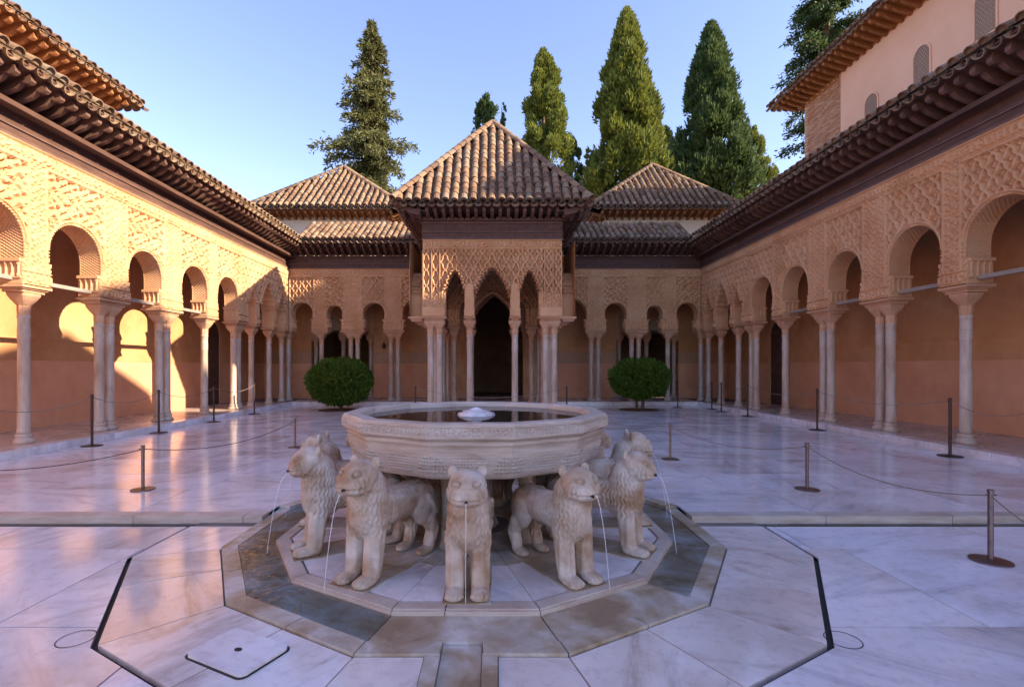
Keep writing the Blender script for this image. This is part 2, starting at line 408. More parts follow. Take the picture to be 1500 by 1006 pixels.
# drain cover and inlets
dc = thing('drain_cover', 'rounded marble drain cover with centre hole set in wet paving', 'drain cover', (-1.288, 2.50, .002))
def rrect(a, b, r, n=5):
    return [(sx*(a-r)+r*math.cos(t), sy*(b-r)+r*math.sin(t)) for sx, sy, t0 in ((1, 1, 0), (-1, 1, PI/2), (-1, -1, PI), (1, -1, 1.5*PI)) for t in [t0+PI/2*i/n for i in range(n+1)]]
MB().prism(rrect(.217, .150, .04), -.002, .003).build('rim', 'drain_black', dc)
lid = MB().prism(rrect(.207, .140, .035), .0032, .016).build('lid', 'court_marble', dc)
MB().prism([(.022*math.cos(t*PI/6), .016*math.sin(t*PI/6)) for t in range(12)], .0162, .0175).build('hole', 'drain_black', dc)
dc.rotation_euler.z = R(-26)
for x, y, lb in ((-2.21, 2.63, 'thin round inlet ring in pale paving left of the drain cover'), (1.83, 2.62, 'thin round inlet ring in pale paving beside black drain slot')):
    mm = MB(); n = 28
    V = [(x+r*math.cos(2*PI*k/n), y+r*math.sin(2*PI*k/n), .003) for r in (.083, .088) for k in range(n)]
    mm.add(V, [(k, (k+1) % n, n+(k+1) % n, n+k) for k in range(n)])
    tag(mm.build('inlet_ring', 'drain_black'), lb, 'inlet')
# gallery floors with step
gf = MB()
gf.box(-9.6, -7.36, .2, 20.6, -.06, ZG-.03).box(7.36, 9.6, .2, 20.6, -.06, ZG-.03).box(-7.36, 7.36, 17.97, 20.6, -.06, ZG-.03).box(-1.9, 1.75, 12.9, 17.97, -.06, ZG-.03)
gfl = gf.build('gallery_floor', 'grout'); struct(gfl)
for s_ in (-1, 1):
    y = .2
    while y < 17.8:
        y2 = min(y+random.uniform(.9, 1.7), 17.88)
        MB().box(min(s_*7.27, s_*7.5), max(s_*7.27, s_*7.5), y+.003, y2-.003, -.05, ZG+.003).build('step_stone', 'court_marble', gfl)
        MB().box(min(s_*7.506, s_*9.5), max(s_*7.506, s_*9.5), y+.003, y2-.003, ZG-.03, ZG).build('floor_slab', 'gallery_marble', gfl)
        y = y2
x = -7.5
while x < 7.4:
    x2 = min(x+random.uniform(.9, 1.7), 7.5)
    MB().box(x+.003, x2-.003, 17.885, 18.1, -.05, ZG+.003).build('step_stone', 'court_marble', gfl)
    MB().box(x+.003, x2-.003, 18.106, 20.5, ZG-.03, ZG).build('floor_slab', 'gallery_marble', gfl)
    x = x2
for y in np.arange(12.95, 17.8, .82):
    for x0, x1 in ((-1.88, -.7), (-.7, .55), (.55, 1.74)):
        MB().box(x0+.003, x1-.003, y+.003, y+.817, ZG-.03, ZG).build('floor_slab', 'court_marble', gfl)

# ------------------------------------------------------------------ carved relief as height functions (metres)
fr = lambda x: x-np.floor(x)
def sst(e0, e1, x):
    t = np.clip((x-e0)/(e1-e0), 0, 1); return t*t*(3-2*t)
def floral(u, v, s, seed=0.):
    """leafy arabesque: warped scrolls cut with steep edges"""
    a = 2*PI*u/s; b = 2*PI*v/s
    w1 = np.sin(a+1.2*np.sin(b*.5+seed))*np.cos(b+1.0*np.sin(a*.5))
    w2 = np.cos(2*a+.9*np.sin(b+seed))*np.cos(2*b+.7*np.sin(a))
    return sst(-.06, .20, w1+.55*w2-.05)
def sebka(u, v, p, q):
    """lattice of wavy ribs with a leaf boss in each mesh: 0..1"""
    wob = .07*np.sin(4*PI*v/q)
    a = u/p+v/q+wob; b = u/p-v/q-wob
    d = np.minimum(np.abs(fr(a)-.5), np.abs(fr(b)-.5))
    rib = 1-sst(.085, .135, d)
    boss = .62*sst(.25, .30, d)-.35*sst(.38, .43, d)
    return np.maximum(rib, boss)
def script(u, v, h):
    """band of carved lettering, v from 0 to h"""
    t = v/h
    stem = np.sin(2*PI*u/(h*.42)+1.4*np.sin(2*PI*u/(h*2.3))+.6*np.sin(9*t))
    up = sst(.2, .6, stem)*sst(.16, .24, t)*(1-sst(.76, .84, t))
    loop = sst(.2, .5, np.sin(2*PI*u/(h*.9)+2*np.sin(2*PI*t*1.2+u*3))*np.cos(2*PI*t*1.4+2*np.sin(u*7)))*sst(.15, .22, t)*(1-sst(.78, .86, t))
    border = (1-sst(.07, .11, t))+sst(.89, .93, t)
    return np.maximum(np.maximum(up, loop*.8), border)

def opening_round(b, zbot, zjamb, zspr):
    """half width of a stilted round arch by height; corbelled jamb below zjamb"""
    Rr = b+.035
    def hw(z):
        z = np.asarray(z, float)
        w = np.where(z < zjamb, b, Rr)
        arc = np.sqrt(np.maximum(Rr**2-np.maximum(z-zspr, 0)**2, 0))
        return np.where(z > zspr, arc, w)
    return hw, zspr+Rr
def opening_lobed(b, zspr, zapex, lobes=6, depth=.05):
    """pointed arch fringed with lobes (mocarabe)"""
    def hw(z):
        z = np.asarray(z, float); t = np.clip((z-zspr)/(zapex-zspr), 0, 1)
        base = b*(1-t**1.45)**.85
        lob = depth*np.abs(np.sin(PI*t*lobes))*(1-t)**.25*(t > 0)
        return np.where(z < zspr, b, np.maximum(base-depth*.75*(t > 0)*(1-t)+lob, 0)*(t < 1))
    return hw, zapex

def arch_bay(parent, T, ua, ub, uc, hw, apex, zb, zt, res, style, thick=.40, mat='stucco', back=True, relief=.09, frieze=.25, bpan=None, pier_band=True, uoff=0.):
    """one carved panel with its arch: front relief, intrados, rear face. T(u,w,z)->world, w outward"""
    rows = list(np.arange(zb, zt, res)) + [zt]
    zs0 = apex-.30
    rows = np.unique(np.round(np.concatenate([[z for z in rows if not (zs0 < z < apex+.02)],
            apex-(apex-zs0)*(1-np.sin(np.linspace(0, PI/2, max(10, int(.5/res))))), [apex+.002, apex+.02]]), 5))
    rows = rows[(rows >= zb) & (rows <= zt)]
    for name, rs, front in (('arch_panel', rows, True), ('rear_panel', rows[::4] if len(rows) > 60 else rows, False)):
        if not front and not back: continue
        if not front: rs = np.unique(np.append(rs, [rows[0], rows[-1], apex, apex+.002]))
        W = hw(rs)
        Vs, Fs, off = [], [], 0
        for sgn, ue in ((-1, ua), (1, ub)):
            n = max(6, int(abs(ue-uc)/res)) if front else 8
            t = np.linspace(0, 1, n)
            inner = uc+sgn*W; U = ue+(inner[:, None]-ue)*t[None, :]; Z = np.repeat(rs[:, None], n, 1)
            if front:
                H = relief_height(U-uc, Z, U+uoff, hw, apex, zb, zt, max(abs(ue-uc), .01), style, frieze, bpan, pier_band)*relief
                H = np.where(np.isclose(t, 1)[None, :] & (Z < apex), 0, H)
                P = T(U, H, Z)
            else: P = T(U, np.full_like(U, -thick), Z)
            Vs.append(np.stack(P, -1).reshape(-1, 3))
            i = np.arange(len(rs)-1)[:, None]*n+np.arange(n-1)[None, :]
            Fs.append((np.stack([i, i+1, i+n+1, i+n], -1).reshape(-1, 4) if sgn*(1 if front else -1) < 0 else np.stack([i, i+n, i+n+1, i+1], -1).reshape(-1, 4))+off)
            off += Vs[-1].shape[0]
        mesh_np(name, np.concatenate(Vs), np.concatenate(Fs), mat if front else 'plaster_ochre', parent, smooth=front)
    # intrados
    za = rows[rows <= apex+1e-6]; W = hw(za); W[-1] = 0 if abs(za[-1]-apex) < .01 else W[-1]
    prof = [(uc-w, z) for w, z in zip(W, za)] + [(uc+w, z) for w, z in zip(W[::-1], za[::-1])]
    pu = np.array([p[0] for p in prof]); pz = np.array([p[1] for p in prof])
    k = 11; ww = np.linspace(0, -thick, k)
    # ribbed soffit: alternate rows of small teeth
    U = np.repeat(pu[:, None], k, 1); Z = np.repeat(pz[:, None], k, 1); Wd = np.repeat(ww[None, :], len(pu), 0)
    arc_ = (Z > Z_JAMB+.02) & (Z < apex-.004)
    ck = ((np.arange(len(pu))[:, None]//2+np.arange(k)[None, :]) % 2)*(np.arange(k)[None, :] > 0)*(np.arange(k)[None, :] < k-1)*arc_
    U = U+np.where(ck, (U-uc)*.022, 0); Z = Z+np.where(ck, .010, 0)
    P = np.stack(T(U, Wd, Z), -1).reshape(-1, 3); n = k
    i = np.arange(len(pu)-1)[:, None]*n+np.arange(n-1)[None, :]
    mesh_np('intrados', P, np.stack([i, i+1, i+n+1, i+n], -1).reshape(-1, 4), mat, parent, smooth=False)
def relief_height(x, z, ug, hw, apex, zb, zt, B, style, frieze, bpan, pier_band):
    """carved relief over a bay; x from the arch axis, ug running along the wall"""
    w = hw(z); bo = float(hw(np.array([zb+.35]))) if bpan is None else bpan
    ax = np.abs(x)
    # distance outside the arch edge
    spr = apex-bo
    d_arc = np.where(z > spr, np.hypot(x, np.maximum(z-spr, 0))-bo, ax-w)
    zf = zt-frieze
    h = np.zeros_like(z)
    inpanel = (ax < bo+.075) & (z < zf-.05) & (z > zb+.55)
    if style == 'lobed': inpanel = (z < zf-.03) & (z > zb+.62)
    pan = {'sebka': lambda: sebka(x, z, .30, .42), 'sebka_fine': lambda: sebka(x, z, .25, .36),
           'floral': lambda: np.maximum(floral(x, z, .24), .45*floral(x, z, .12, 1.)),
           'lobed': lambda: sebka(ug, z, .25, .42)}[style]()
    h = np.where(inpanel, .95*pan-.5, h)
    pier = (~inpanel) & (z < zf)
    hp = .12+.34*floral(ax-bo, z, .13, .6)
    strip = (1-sst(.014, .022, np.abs(ax-bo-.09)))
    hp = np.maximum(hp, strip*.62)
    if pier_band: hp = np.where(z < zb+.24, .2+.45*script(ug, z-zb, .24), hp)
    h = np.where(pier, hp, h)
    if style != 'lobed':
        band = (d_arc < .075) & (z > zb+.50) & (z < zf)
        tooth = .5+.5*np.sign(np.sin(2*PI*np.arctan2(np.maximum(z-spr, 0), x)*bo/.05+2*PI*np.minimum(z-spr, 0)/.05))
        hb = .18+.45*(1-sst(.008, .022, np.abs(d_arc-.058)))+.35*tooth*(d_arc < .03)
        h = np.where(band, hb, h)
        sill = (np.abs(z-(zf-.035)) < .018) & (ax < bo+.1)
        h = np.where(sill, .7, h)
    else:
        band = (ax-w < .055) & (z > zb+.7) & (z < apex+.05)
        h = np.where(band, 1.05+.3*np.sin(z*80), h)
    h = np.where(z >= zf, .1+.55*script(ug, z-zf, zt-zf), h)
    return h

# ------------------------------------------------------------------ columns
def column_meshes():
    d = {}
    d['shaft'] = MB().lathe([(.098, .16), (.104, .18), (.104, .22), (.096, .24), (.094, .9), (.090, 1.70), (.096, 1.715), (.096, 1.735), (.090, 1.745), (.098, 1.76), (.098, 1.785), (.090, 1.80),
            (.098, 1.815), (.098, 1.84), (.091, 1.855), (.098, 1.87), (.098, 1.90), (.090, 1.915), (.092, 2.06), (.101, 2.075), (.101, 2.10), (.092, 2.115)], 20).mesh('column', 'column_marble', True)
    d['base'] = MB().lathe([(.165, 0), (.165, .035), (.15, .05), (.125, .075), (.118, .10), (.128, .115), (.128, .14), (.11, .16)], 20).mesh('base', 'column_marble', True)
    # capital: fluted round neck swelling into a carved cube
    V, F = [], []; n = 32; lev = [(.092, 0, 2.11), (.100, 0, 2.2), (.098, .0, 2.27), (.115, .35, 2.30), (.15, .75, 2.36), (.185, .95, 2.43), (.19, 1, 2.47), (.178, 1, 2.475), (.178, 1, 2.485), (.20, 1, 2.49), (.20, 1, 2.50)]
    for r, sq, z in lev:
        for k in range(n):
            t = 2*PI*(k+.5)/n; c, s = math.cos(t), math.sin(t); f = (1-sq)+sq/max(abs(c), abs(s))
            fl = 1+(.05*math.cos(8*t) if .3 > sq else .035*math.cos(16*t)*(z < 2.46))
            V.append((r*f*fl*c, r*f*fl*s, z))
    for i in range(len(lev)-1):
        for k in range(n): F.append((i*n+k, i*n+(k+1) % n, (i+1)*n+(k+1) % n, (i+1)*n+k))
    F.append(tuple(range((len(lev)-1)*n, len(lev)*n)))
    d['capital'] = MB().add(V, F).mesh('capital', 'capital_stone')
    return d
CM = column_meshes()
def column(parent, x, y):
    M = Matrix.Translation((x, y, ZG)) @ Matrix.Rotation(random.choice((0, PI/2, PI)), 4, 'Z')
    c = inst('column', CM['shaft'], parent, M @ Matrix.Diagonal((.9, .9, 1, 1)))
    inst('base', CM['base'], c); inst('capital', CM['capital'], c, Matrix.Diagonal((.97, .97, 1, 1)))
    return c
def impost(parent, T, u, half, z0=Z_IMP-.01, thick=.40, extra=0.):
    """stepped block that carries the pier on the capitals"""
    m = MB()
    def blk(hu, o, za, zb_):
        P = [Vector(T(uu, ww, zz)) for zz in (za, zb_) for ww in (-thick-o, o) for uu in (u-hu, u+hu)]
        m.add(P, [(0, 2, 3, 1), (4, 5, 7, 6), (0, 1, 5, 4), (2, 6, 7, 3), (0, 4, 6, 2), (1, 3, 7, 5)])
    blk(half-.05, -.03, z0-.002, z0+.045); blk(half-.015, .0, z0+.0455, z0+.07); blk(half+.02, .035, z0+.0705, z0+.115); 
    m.build('impost', 'capital_stone', parent)
COLON = MB()
for k in range(4):
    COLON.lathe([(.030, 0), (.030, .03), (.019, .05), (.019, .17), (.03, .19), (.036, .235)], 8, (0, -.35+k*.10))
COLON.box(-.02, .045, -.40, 0, .2352, .29).box(-.03, .02, -.40, 0, -.03, -.0005)
COLON_ME = COLON.mesh('corbel', 'stucco'); COLON_PALE = COLON.mesh('corbel', 'stucco')
def corbels(parent, T, u, sgn):
    """row of little carved colonnettes in the jamb; sgn: side towards the opening"""
    o = Vector(T(u, 0, Z_CORB+.03)); ex = (Vector(T(u+sgn, 0, 0))-Vector(T(u, 0, 0))); ew = Vector(T(0, 1, 0))-Vector(T(0, 0, 0))
    inst('corbel', COLON_ME, parent, frame(o, ex, ew, (0, 0, 1)))

def arcade(root, T, sup, res, styles, place_col, zt=Z_TOP, zb=Z_IMP+.10, mat='stucco', ties=(), lobed=()):
    """sup: list of (u, half pier width, number of columns)"""
    for i, (u, hp, nc) in enumerate(sup):
        if nc:
            for k in range(nc): place_col(u+(k-(nc-1)/2)*.26)
            impost(root, T, u, hp)
    for i in range(len(sup)-1):
        (u0, h0, n0), (u1, h1, n1) = sup[i], sup[i+1]
        a, b = u0+h0, u1-h1; uc = (a+b)/2; bw = (b-a)/2
        r = res(uc) if callable(res) else res
        if i in lobed:
            hw, ap = opening_lobed(bw, 3.35, 3.35+min(.95, bw*1.25+.2), 5, .04)
            arch_bay(root, T, u0, u1, uc, hw, ap, zb, zt, r, 'lobed', mat=mat)
        else:
            hw, ap = opening_round(bw, zb, Z_JAMB, Z_SPR)
            arch_bay(root, T, u0, u1, uc, hw, ap, zb, zt, r, styles[i % len(styles)], mat=mat)
            if r < .03:
                corbels(root, T, a, 1); corbels(root, T, b, -1)
        if i in ties:
            P = [Vector(T(a-.05, -.17, Z_CORB)), Vector(T(b+.05, -.17, Z_CORB))]
            mm = MB()
            d = (P[1]-P[0]).normalized(); sd_ = d.cross(Vector((0, 0, 1)))
            for_ = frame(P[0], d, sd_, (0, 0, 1))
            mm.box(0, (P[1]-P[0]).length, -.035, .035, -.03, .035, for_).build('tie_beam', 'wood_grey', root)

SIDE = [(1.37, .25, 1), (3.09, .38, 2), (4.81, .25, 1), (6.53, .38, 2), (8.25, .25, 1), (9.95, .38, 2), (11.70, .38, 2), (13.38, .25, 1), (15.0, .30, 2), (15.95, .11, 1), (17.2, .11, 1), (18.2, .2, 1)]
def side_res(u): return .05 if u < 6 else (.013 if u < 12.5 else .017)
gal = {}
for s_, nm, lb in ((-1, 'left', 'sunlit carved arcade gallery with paired marble columns and leaf stucco'), (1, 'right', 'shaded carved arcade gallery with lattice stucco and orange rear wall')):
    root = thing('arcade_gallery', lb, 'gallery', (0, 0, 0), None); gal[s_] = root
    T = (lambda s: (lambda u, w, z: (s*(XFACE-w)+0*u, u+0*w, z+0*u)))(s_)
    arcade(root, T, SIDE, side_res, ['floral'] if s_ < 0 else ['sebka', 'sebka_fine'], lambda y, s=s_, r=root: column(r, s*XC, y), ties=(3, 4, 5, 6), lobed=(8, 9, 10), mat='stucco')
    # rear wall with plinth band
    x0, x1 = (s_*XWALL, s_*(XWALL+.3)); xa, xb = min(x0, x1), max(x0, x1)
    y1 = 20.5
    WO, WS = 'plaster_ochre', 'plaster_salmon'
    MB().box(xa, xb, .2, y1, 1.98, 5.4).build('upper_wall', WO, root)
    bx = sorted((s_*(XWALL-.012), s_*(XWALL+.3))); MB().box(bx[0], bx[1], .2, y1, 1.57, 1.979).build('wall_band', WO, root)
    MB().box(xa, xb, .2, y1, 0, 1.569).build('lower_wall', WS, root)
    bx = sorted((s_*(XWALL-.022), s_*(XWALL-.001))); MB().box(bx[0], bx[1], .2, y1, 1.98, 2.005).build('wall_moulding', WO, root)
    # ceiling and its beams
    bx = sorted((s_*7.35, s_*(XWALL+.2))); MB().box(bx[0], bx[1], .2, y1, 5.42, 5.5).build('ceiling', 'wood_dark', root)
    for y in np.arange(.6, 18.2, .62):
        bx = sorted((s_*(XFACE+.42), s_*(XWALL-.002))); MB().box(bx[0], bx[1], y, y+.11, 5.27, 5.419).build('ceiling_beam', 'wood_rafter', root)
    # doorway niches at the far end of the rear wall
    mm = MB(); mm.box(*sorted((s_*(XWALL-.06), s_*(XWALL-.013))), 16.05, 16.2, ZG, 2.5).box(*sorted((s_*(XWALL-.06), s_*(XWALL-.013))), 17.1, 17.25, ZG, 2.5)
    for k in range(12):
        a0, a1 = PI*k/12, PI*(k+1)/12; 
        q = [(16.65+r*math.cos(a), 2.5+r*math.sin(a)) for r, a in ((.45, a0), (.6, a0), (.6, a1), (.45, a1))]
        mm.extr(q, (0, 1, 0), (0, 0, 1), (1, 0, 0), *sorted((s_*(XWALL-.06), s_*(XWALL-.013))))
    mm.build('door_surround', 'stucco', root)
    mm = MB().extr([(16.2, ZG), (17.1, ZG)]+[(16.65+.45*math.cos(PI*k/12), 2.5+.45*math.sin(PI*k/12)) for k in range(13)], (0, 1, 0), (0, 0, 1), (1, 0, 0), *sorted((s_*(XWALL-.03), s_*(XWALL-.0135))))
    mm.build('door', 'wood_dark', root)

# ------------------------------------------------------------------ end gallery
root = thing('end_gallery', 'shaded carved arcade across the far end behind the pavilion', 'gallery'); end = root
TB = lambda u, w, z: (u+0*w, YBF-w+0*u, z+0*u)
BS = [(-7.72, .2, 0), (-6.47, .28, 1), (-5.25, .40, 2), (-3.76, .38, 2), (-2.0, .33, 1), (-.07, .001, 0)]
left_b = [(-7.7, .22, 1), (-6.47, .30, 1), (-5.25, .42, 2), (-3.74, .38, 2), (-2.05, .33, 1)]
right_b = [(-u-.02, h, n) for u, h, n in left_b[::-1]]
for half in (left_b, right_b):
    arcade(root, TB, half, .02, ['sebka_fine', 'floral'], lambda x: column(end, x, YB))
arcade(root, TB, [(-2.05, .33, 0), (2.03, .33, 0)], .03, ['lobed'], None, lobed=(0,))
MB().box(-2.03, 2.01, YBF+.0, YBF+.4, 4.99, 5.03).build('lintel', 'wood_dark', root)
# rear wall of the end gallery, with three openings into dark halls
def wall_x(x0, x1, z0, z1, mat, name, y0=YBW, y1=YBW+.3): MB().box(x0, x1, y0, y1, z0, z1).build(name, mat, root)
segs = [(-9.5, -7.55), (-5.0, -1.75), (1.73, 5.0), (7.55, 9.5)]
for a, b in segs:
    wall_x(a, b, 2.05, 5.4, 'plaster_ochre', 'upper_wall'); wall_x(a, b, 1.57, 2.049, 'tile_dado', 'tile_band', YBW-.012); wall_x(a, b, 0, 1.569, 'plaster_salmon', 'lower_wall')
for a, b, zt in ((-7.55, -5.0, 4.1), (-1.75, 1.73, 4.4), (5.0, 7.55, 4.1)):
    uc = (a+b)/2; bw = (b-a)/2-.12
    TW = lambda u, w, z: (u+0*w, YBW-w+0*u, z+0*u)
    if b-a > 3:
        hw, ap = opening_lobed(bw*.72, 2.7, 4.35, 7, .07)
        arch_bay(root, TW, a, b, uc, hw, ap, ZG, 5.4, .04, 'lobed', relief=.02, thick=.3, pier_band=False, back=False)
    else:
        for k in (-1, 1):
            c = uc+k*bw*.52; hw, ap = opening_round(bw*.40, ZG, 2.9, 3.05)
            arch_bay(root, TW, uc if k > 0 else a, b if k > 0 else uc, c, hw, ap, 2.66, 5.4, .04, 'sebka_fine', relief=.02, thick=.3, pier_band=False, back=False)
        column(root, uc, YBW+.15); column(root, a+.14, YBW+.15); column(root, b-.14, YBW+.15)
        for xx in (uc, a+.14, b-.14): impost(root, TW, xx, .15, thick=.3)
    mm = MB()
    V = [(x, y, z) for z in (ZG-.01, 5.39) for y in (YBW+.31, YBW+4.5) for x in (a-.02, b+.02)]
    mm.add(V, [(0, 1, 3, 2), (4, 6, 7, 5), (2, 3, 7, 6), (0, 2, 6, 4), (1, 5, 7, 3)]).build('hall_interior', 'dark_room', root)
MB().box(-9.4, 9.4, YBF+.38, YBW+.2, 5.42, 5.5).build('ceiling', 'wood_dark', root)
lamp = thing('wall_lantern', 'small dark iron lantern hanging on the far gallery wall', 'lantern', (-4.55, YBW-.10, 2.28))
MB().lathe([(.03, -.10), (.075, -.04), (.085, .06), (.03, .12), (.012, .15)], 6).build('lamp_body', 'post_brown', lamp)
MB().tube([(0, 0, .15), (0, .02, .22), (0, .10, .24)], .01, 6).build('arm', 'post_brown', lamp)

# ------------------------------------------------------------------ roof tiles
def tile_mesh():
    n = 6; L = .34; V = []; F = []
    for (y, r, lift) in ((0, .098, .012), (L, .076, 0)):
        for rr in (r, r-.016):
            for k in range(n+1):
                t = PI*k/n; V.append((rr*math.cos(t), y, rr*math.sin(t)+lift))
    q = n+1
    for k in range(n):
        F.append((k, k+1, 2*q+k+1, 2*q+k)); F.append((q+k, 3*q+k, 3*q+k+1, q+k+1)); F.append((k, q+k, q+k+1, k+1))
    return V, F
TV, TF = tile_mesh(); TILE = MB().add(TV, TF).mesh('roof_tile', 'roof_tile', True); smooth_by_angle(type('o', (), {'data': TILE}), 50)
_p = [(.08*math.cos(PI*k/6), .035, .08*math.sin(PI*k/6)+.008) for k in range(7)]
TILE_E = MB().add(TV, TF).add(_p, [tuple(range(7))]).mesh('eave_tile', 'roof_tile')
PAN = MB().add([(x*1.08, y, .085-z) for x, y, z in TV], TF).mesh('pan_tile', 'roof_tile')
def add_tile(mb, M): mb.add([M @ Vector(p) for p in TV], TF)
def roof_face(root, E0, E1, up, lmax, pitch=.235, step=.25, single=0, name='roof_tile', pans=True, rows_max=None, lo=0.):
    """tiled slope: eave from E0 to E1, unit up-slope vector, lmax(s) slope length at eave distance s; the first `single` rows are objects"""
    E0, E1, up = Vector(E0), Vector(E1), Vector(up).normalized()
    ex = (E1-E0).normalized(); L = (E1-E0).length; nz = ex.cross(up); nz = nz if nz.z > 0 else -nz
    n = max(1, int(L/pitch)); pt = L/n; mass = MB()
    for i in range(n):
        s_ = (i+.5)*pt; lm = lmax(s_)
        k = 0; y = lo
        while y < lm-.08 and (rows_max is None or k < rows_max):
            jit = random.uniform(-.012, .012); rot = Matrix.Rotation(random.uniform(-.035, .035), 4, 'Z') @ Matrix.Rotation(random.uniform(-.03, .02)+.045, 4, 'X')
            sc_ = Matrix.Diagonal((1, min(1, (lm-y+.05)/.34), 1, 1))
            M = frame(E0+ex*(s_+jit)+up*(y-.04+random.uniform(-.015, .015))+nz*(.035+random.uniform(0, .008)), ex, up, nz) @ rot @ sc_
            if k == 0 and single:
                inst('eave_tile', TILE_E, root, M)
                inst('pan_tile', PAN, root, frame(E0+ex*(s_+pt/2)+up*(-.085+random.uniform(-.012, .012))-nz*(.072+random.uniform(0, .006)), ex, up, nz))
            elif k < single: inst(name, TILE, root, M)
            else: add_tile(mass, M)
            y += step; k += 1
    if mass.v: stuff(mass.build('roof_tile_field', 'roof_tile', root, True)); 
    if pans:
        m = MB(); V = []; F = []; c = 4*n+1
        for j, in ((0,), (1,)):
            for i in range(c):
                s_ = L*i/(c-1); lm = lmax(min(max(s_, .01), L-.01))
                V.append(E0+ex*s_+up*(lm if j else -.03)+nz*(.045*math.cos(2*PI*i/4)-.03))
        F = [(i, i+1, c+i+1, c+i) for i in range(c-1)]
        m.add(V, F).build('pan_tile_bed', 'pan_tile', root, True)
        # front row of pan tiles showing their rims
def hip_tiles(root, A, B, single=False):
    A, B = Vector(A), Vector(B); d = (B-A).normalized(); sd_ = d.cross(Vector((0, 0, 1))).normalized(); nz = sd_.cross(d)
    n = int((B-A).length/.27); m = MB()
    for k in range(n):
        M = frame(A+d*(k*.27)+nz*.05, sd_, d, nz) @ Matrix.Rotation(.05, 4, 'X') @ Matrix.Scale(1.25, 4)
        if single: inst('ridge_tile', TILE, root, M)
        else: add_tile(m, M)
    if m.v: stuff(m.build('ridge_tile_row', 'roof_tile', root, True))

# rafter end: bar with a scrolled nose
RAFT = MB().extr([(0, -.085), (.40, -.085), (.48, -.06), (.53, -.03), (.58, -.075), (.63, -.095), (.68, -.08), (.70, -.03), (.70, .05), (0, .05)], (1, 0, 0), (0, 0, 1), (0, 1, 0), -.042, .042)
RAFT_D = RAFT.mesh('rafter', 'wood_rafter'); RAFT_O = RAFT.mesh('rafter', 'wood_orange')
def eave(root, p0, p1, out, zb, oh, rise=.30, raft=RAFT_D, spacing=.25, wood='wood_dark', skip0=0., skip1=0.):
    """rafters, soffit and fascia along the wall from p0 to p1, thrown out by `out` (unit xy), top of wall at zb"""
    p0, p1 = Vector((*p0, zb)), Vector((*p1, zb)); d = (p1-p0).normalized(); L = (p1-p0).length; o = Vector((*out, 0))
    sl = math.atan2(rise, oh); e = o*math.cos(sl)+Vector((0, 0, math.sin(sl))); nz = Vector((0, 0, 1))*math.cos(sl)-o*math.sin(sl)
    n = int(L/spacing)
    for k in range(n+1):
        s_ = skip0+(L-skip0-skip1)*k/n
        inst('rafter', raft, root, frame(p0+d*s_+nz*.06, e*(oh/.72/math.cos(sl)), d if d.cross(nz).dot(e) > 0 else -d, nz))
    m = MB(); f = oh/math.cos(sl)
    V = [p0+nz*a+e*b-o*0 for a, b in ((.112, -.1), (.112, f+.06), (.137, f+.06), (.137, -.1))]
    V += [v+d*L for v in V]
    m.add(V, [(0, 1, 2, 3), (7, 6, 5, 4), (0, 4, 5, 1), (1, 5, 6, 2), (2, 6, 7, 3), (3, 7, 4, 0)]).build('soffit_board', wood, root)
    V = [p0+nz*a+e*b for a, b in ((.085, f+.0605), (.085, f+.08), (.16, f+.08), (.16, f+.0605))]; V += [v+d*L for v in V]
    MB().add(V, [(0, 1, 2, 3), (7, 6, 5, 4), (0, 4, 5, 1), (1, 5, 6, 2), (2, 6, 7, 3), (3, 7, 4, 0)]).build('fascia', wood, root)
    return p0+e*(f+.09)+nz*.15, p1+e*(f+.09)+nz*.15       # tile eave line
def wood_beam(root, p0, p1, out, z0, z1, th=.42):
    """carved lintel beam with mouldings, bosses and a lobed crest"""
    p0, p1, o = Vector((*p0, 0)), Vector((*p1, 0)), Vector((*out, 0)); d = (p1-p0).normalized(); L = (p1-p0).length
    M = frame(p0, d, o, (0, 0, 1)); h = z1-z0
    MB().box(0, L, -th, .02, z0+.001, z1, M).build('lintel_beam', 'wood_dark', root)
    m = MB()
    for za, zc, w in ((0, .05, .05), (h*.36, h*.42, .045), (h*.80, h*.86, .055), (h*.93, h, .075)):
        m.box(0, L, .0205, w, z0+za+.002, z0+zc, M)
    m.build('beam_moulding', 'wood_rafter', root)
    m = MB()
    for k in range(int(L/.5)):
        c = .3+k*.5; z = z0+h*.61; a = .035
        m.add([M @ Vector(p) for p in ((c-a, .021, z), (c, .021, z-a), (c+a, .021, z), (c, .021, z+a), (c, .05, z))], [(0, 1, 4), (1, 2, 4), (2, 3, 4), (3, 0, 4)])
    stuff(m.build('beam_boss', 'wood_rafter', root))
    m = MB()
    for k in range(int(L/.16)):
        c = .08+k*.16
        m.extr([(c+.06, z1-.03)]+[(c+.06*math.cos(t), z1+.055*math.sin(t)) for t in np.linspace(0, PI, 7)]+[(c-.06, z1-.03)], d, (0, 0, 1), o, .0755, .10, p0)
    stuff(m.build('beam_crest', 'wood_rafter', root))
Z_BT = 5.50
RS = 28                                     # roof slope, degrees
for s_ in (-1, 1):
    root = gal[s_]
    wood_beam(root, (s_*XFACE, .2), (s_*XFACE, 18.45), (-s_, 0), Z_TOP, Z_BT, .4)
    a, b = eave(root, (s_*XFACE, .2), (s_*XFACE, 18.4), (-s_, 0), Z_BT, .66, .26)
    up = Vector((s_*math.cos(R(RS)), 0, math.sin(R(RS))))
    roof_face(root, a, (b.x, 17.75, b.z), up, lambda s: 3.2, pitch=.235, single=1, rows_max=12)
root = end
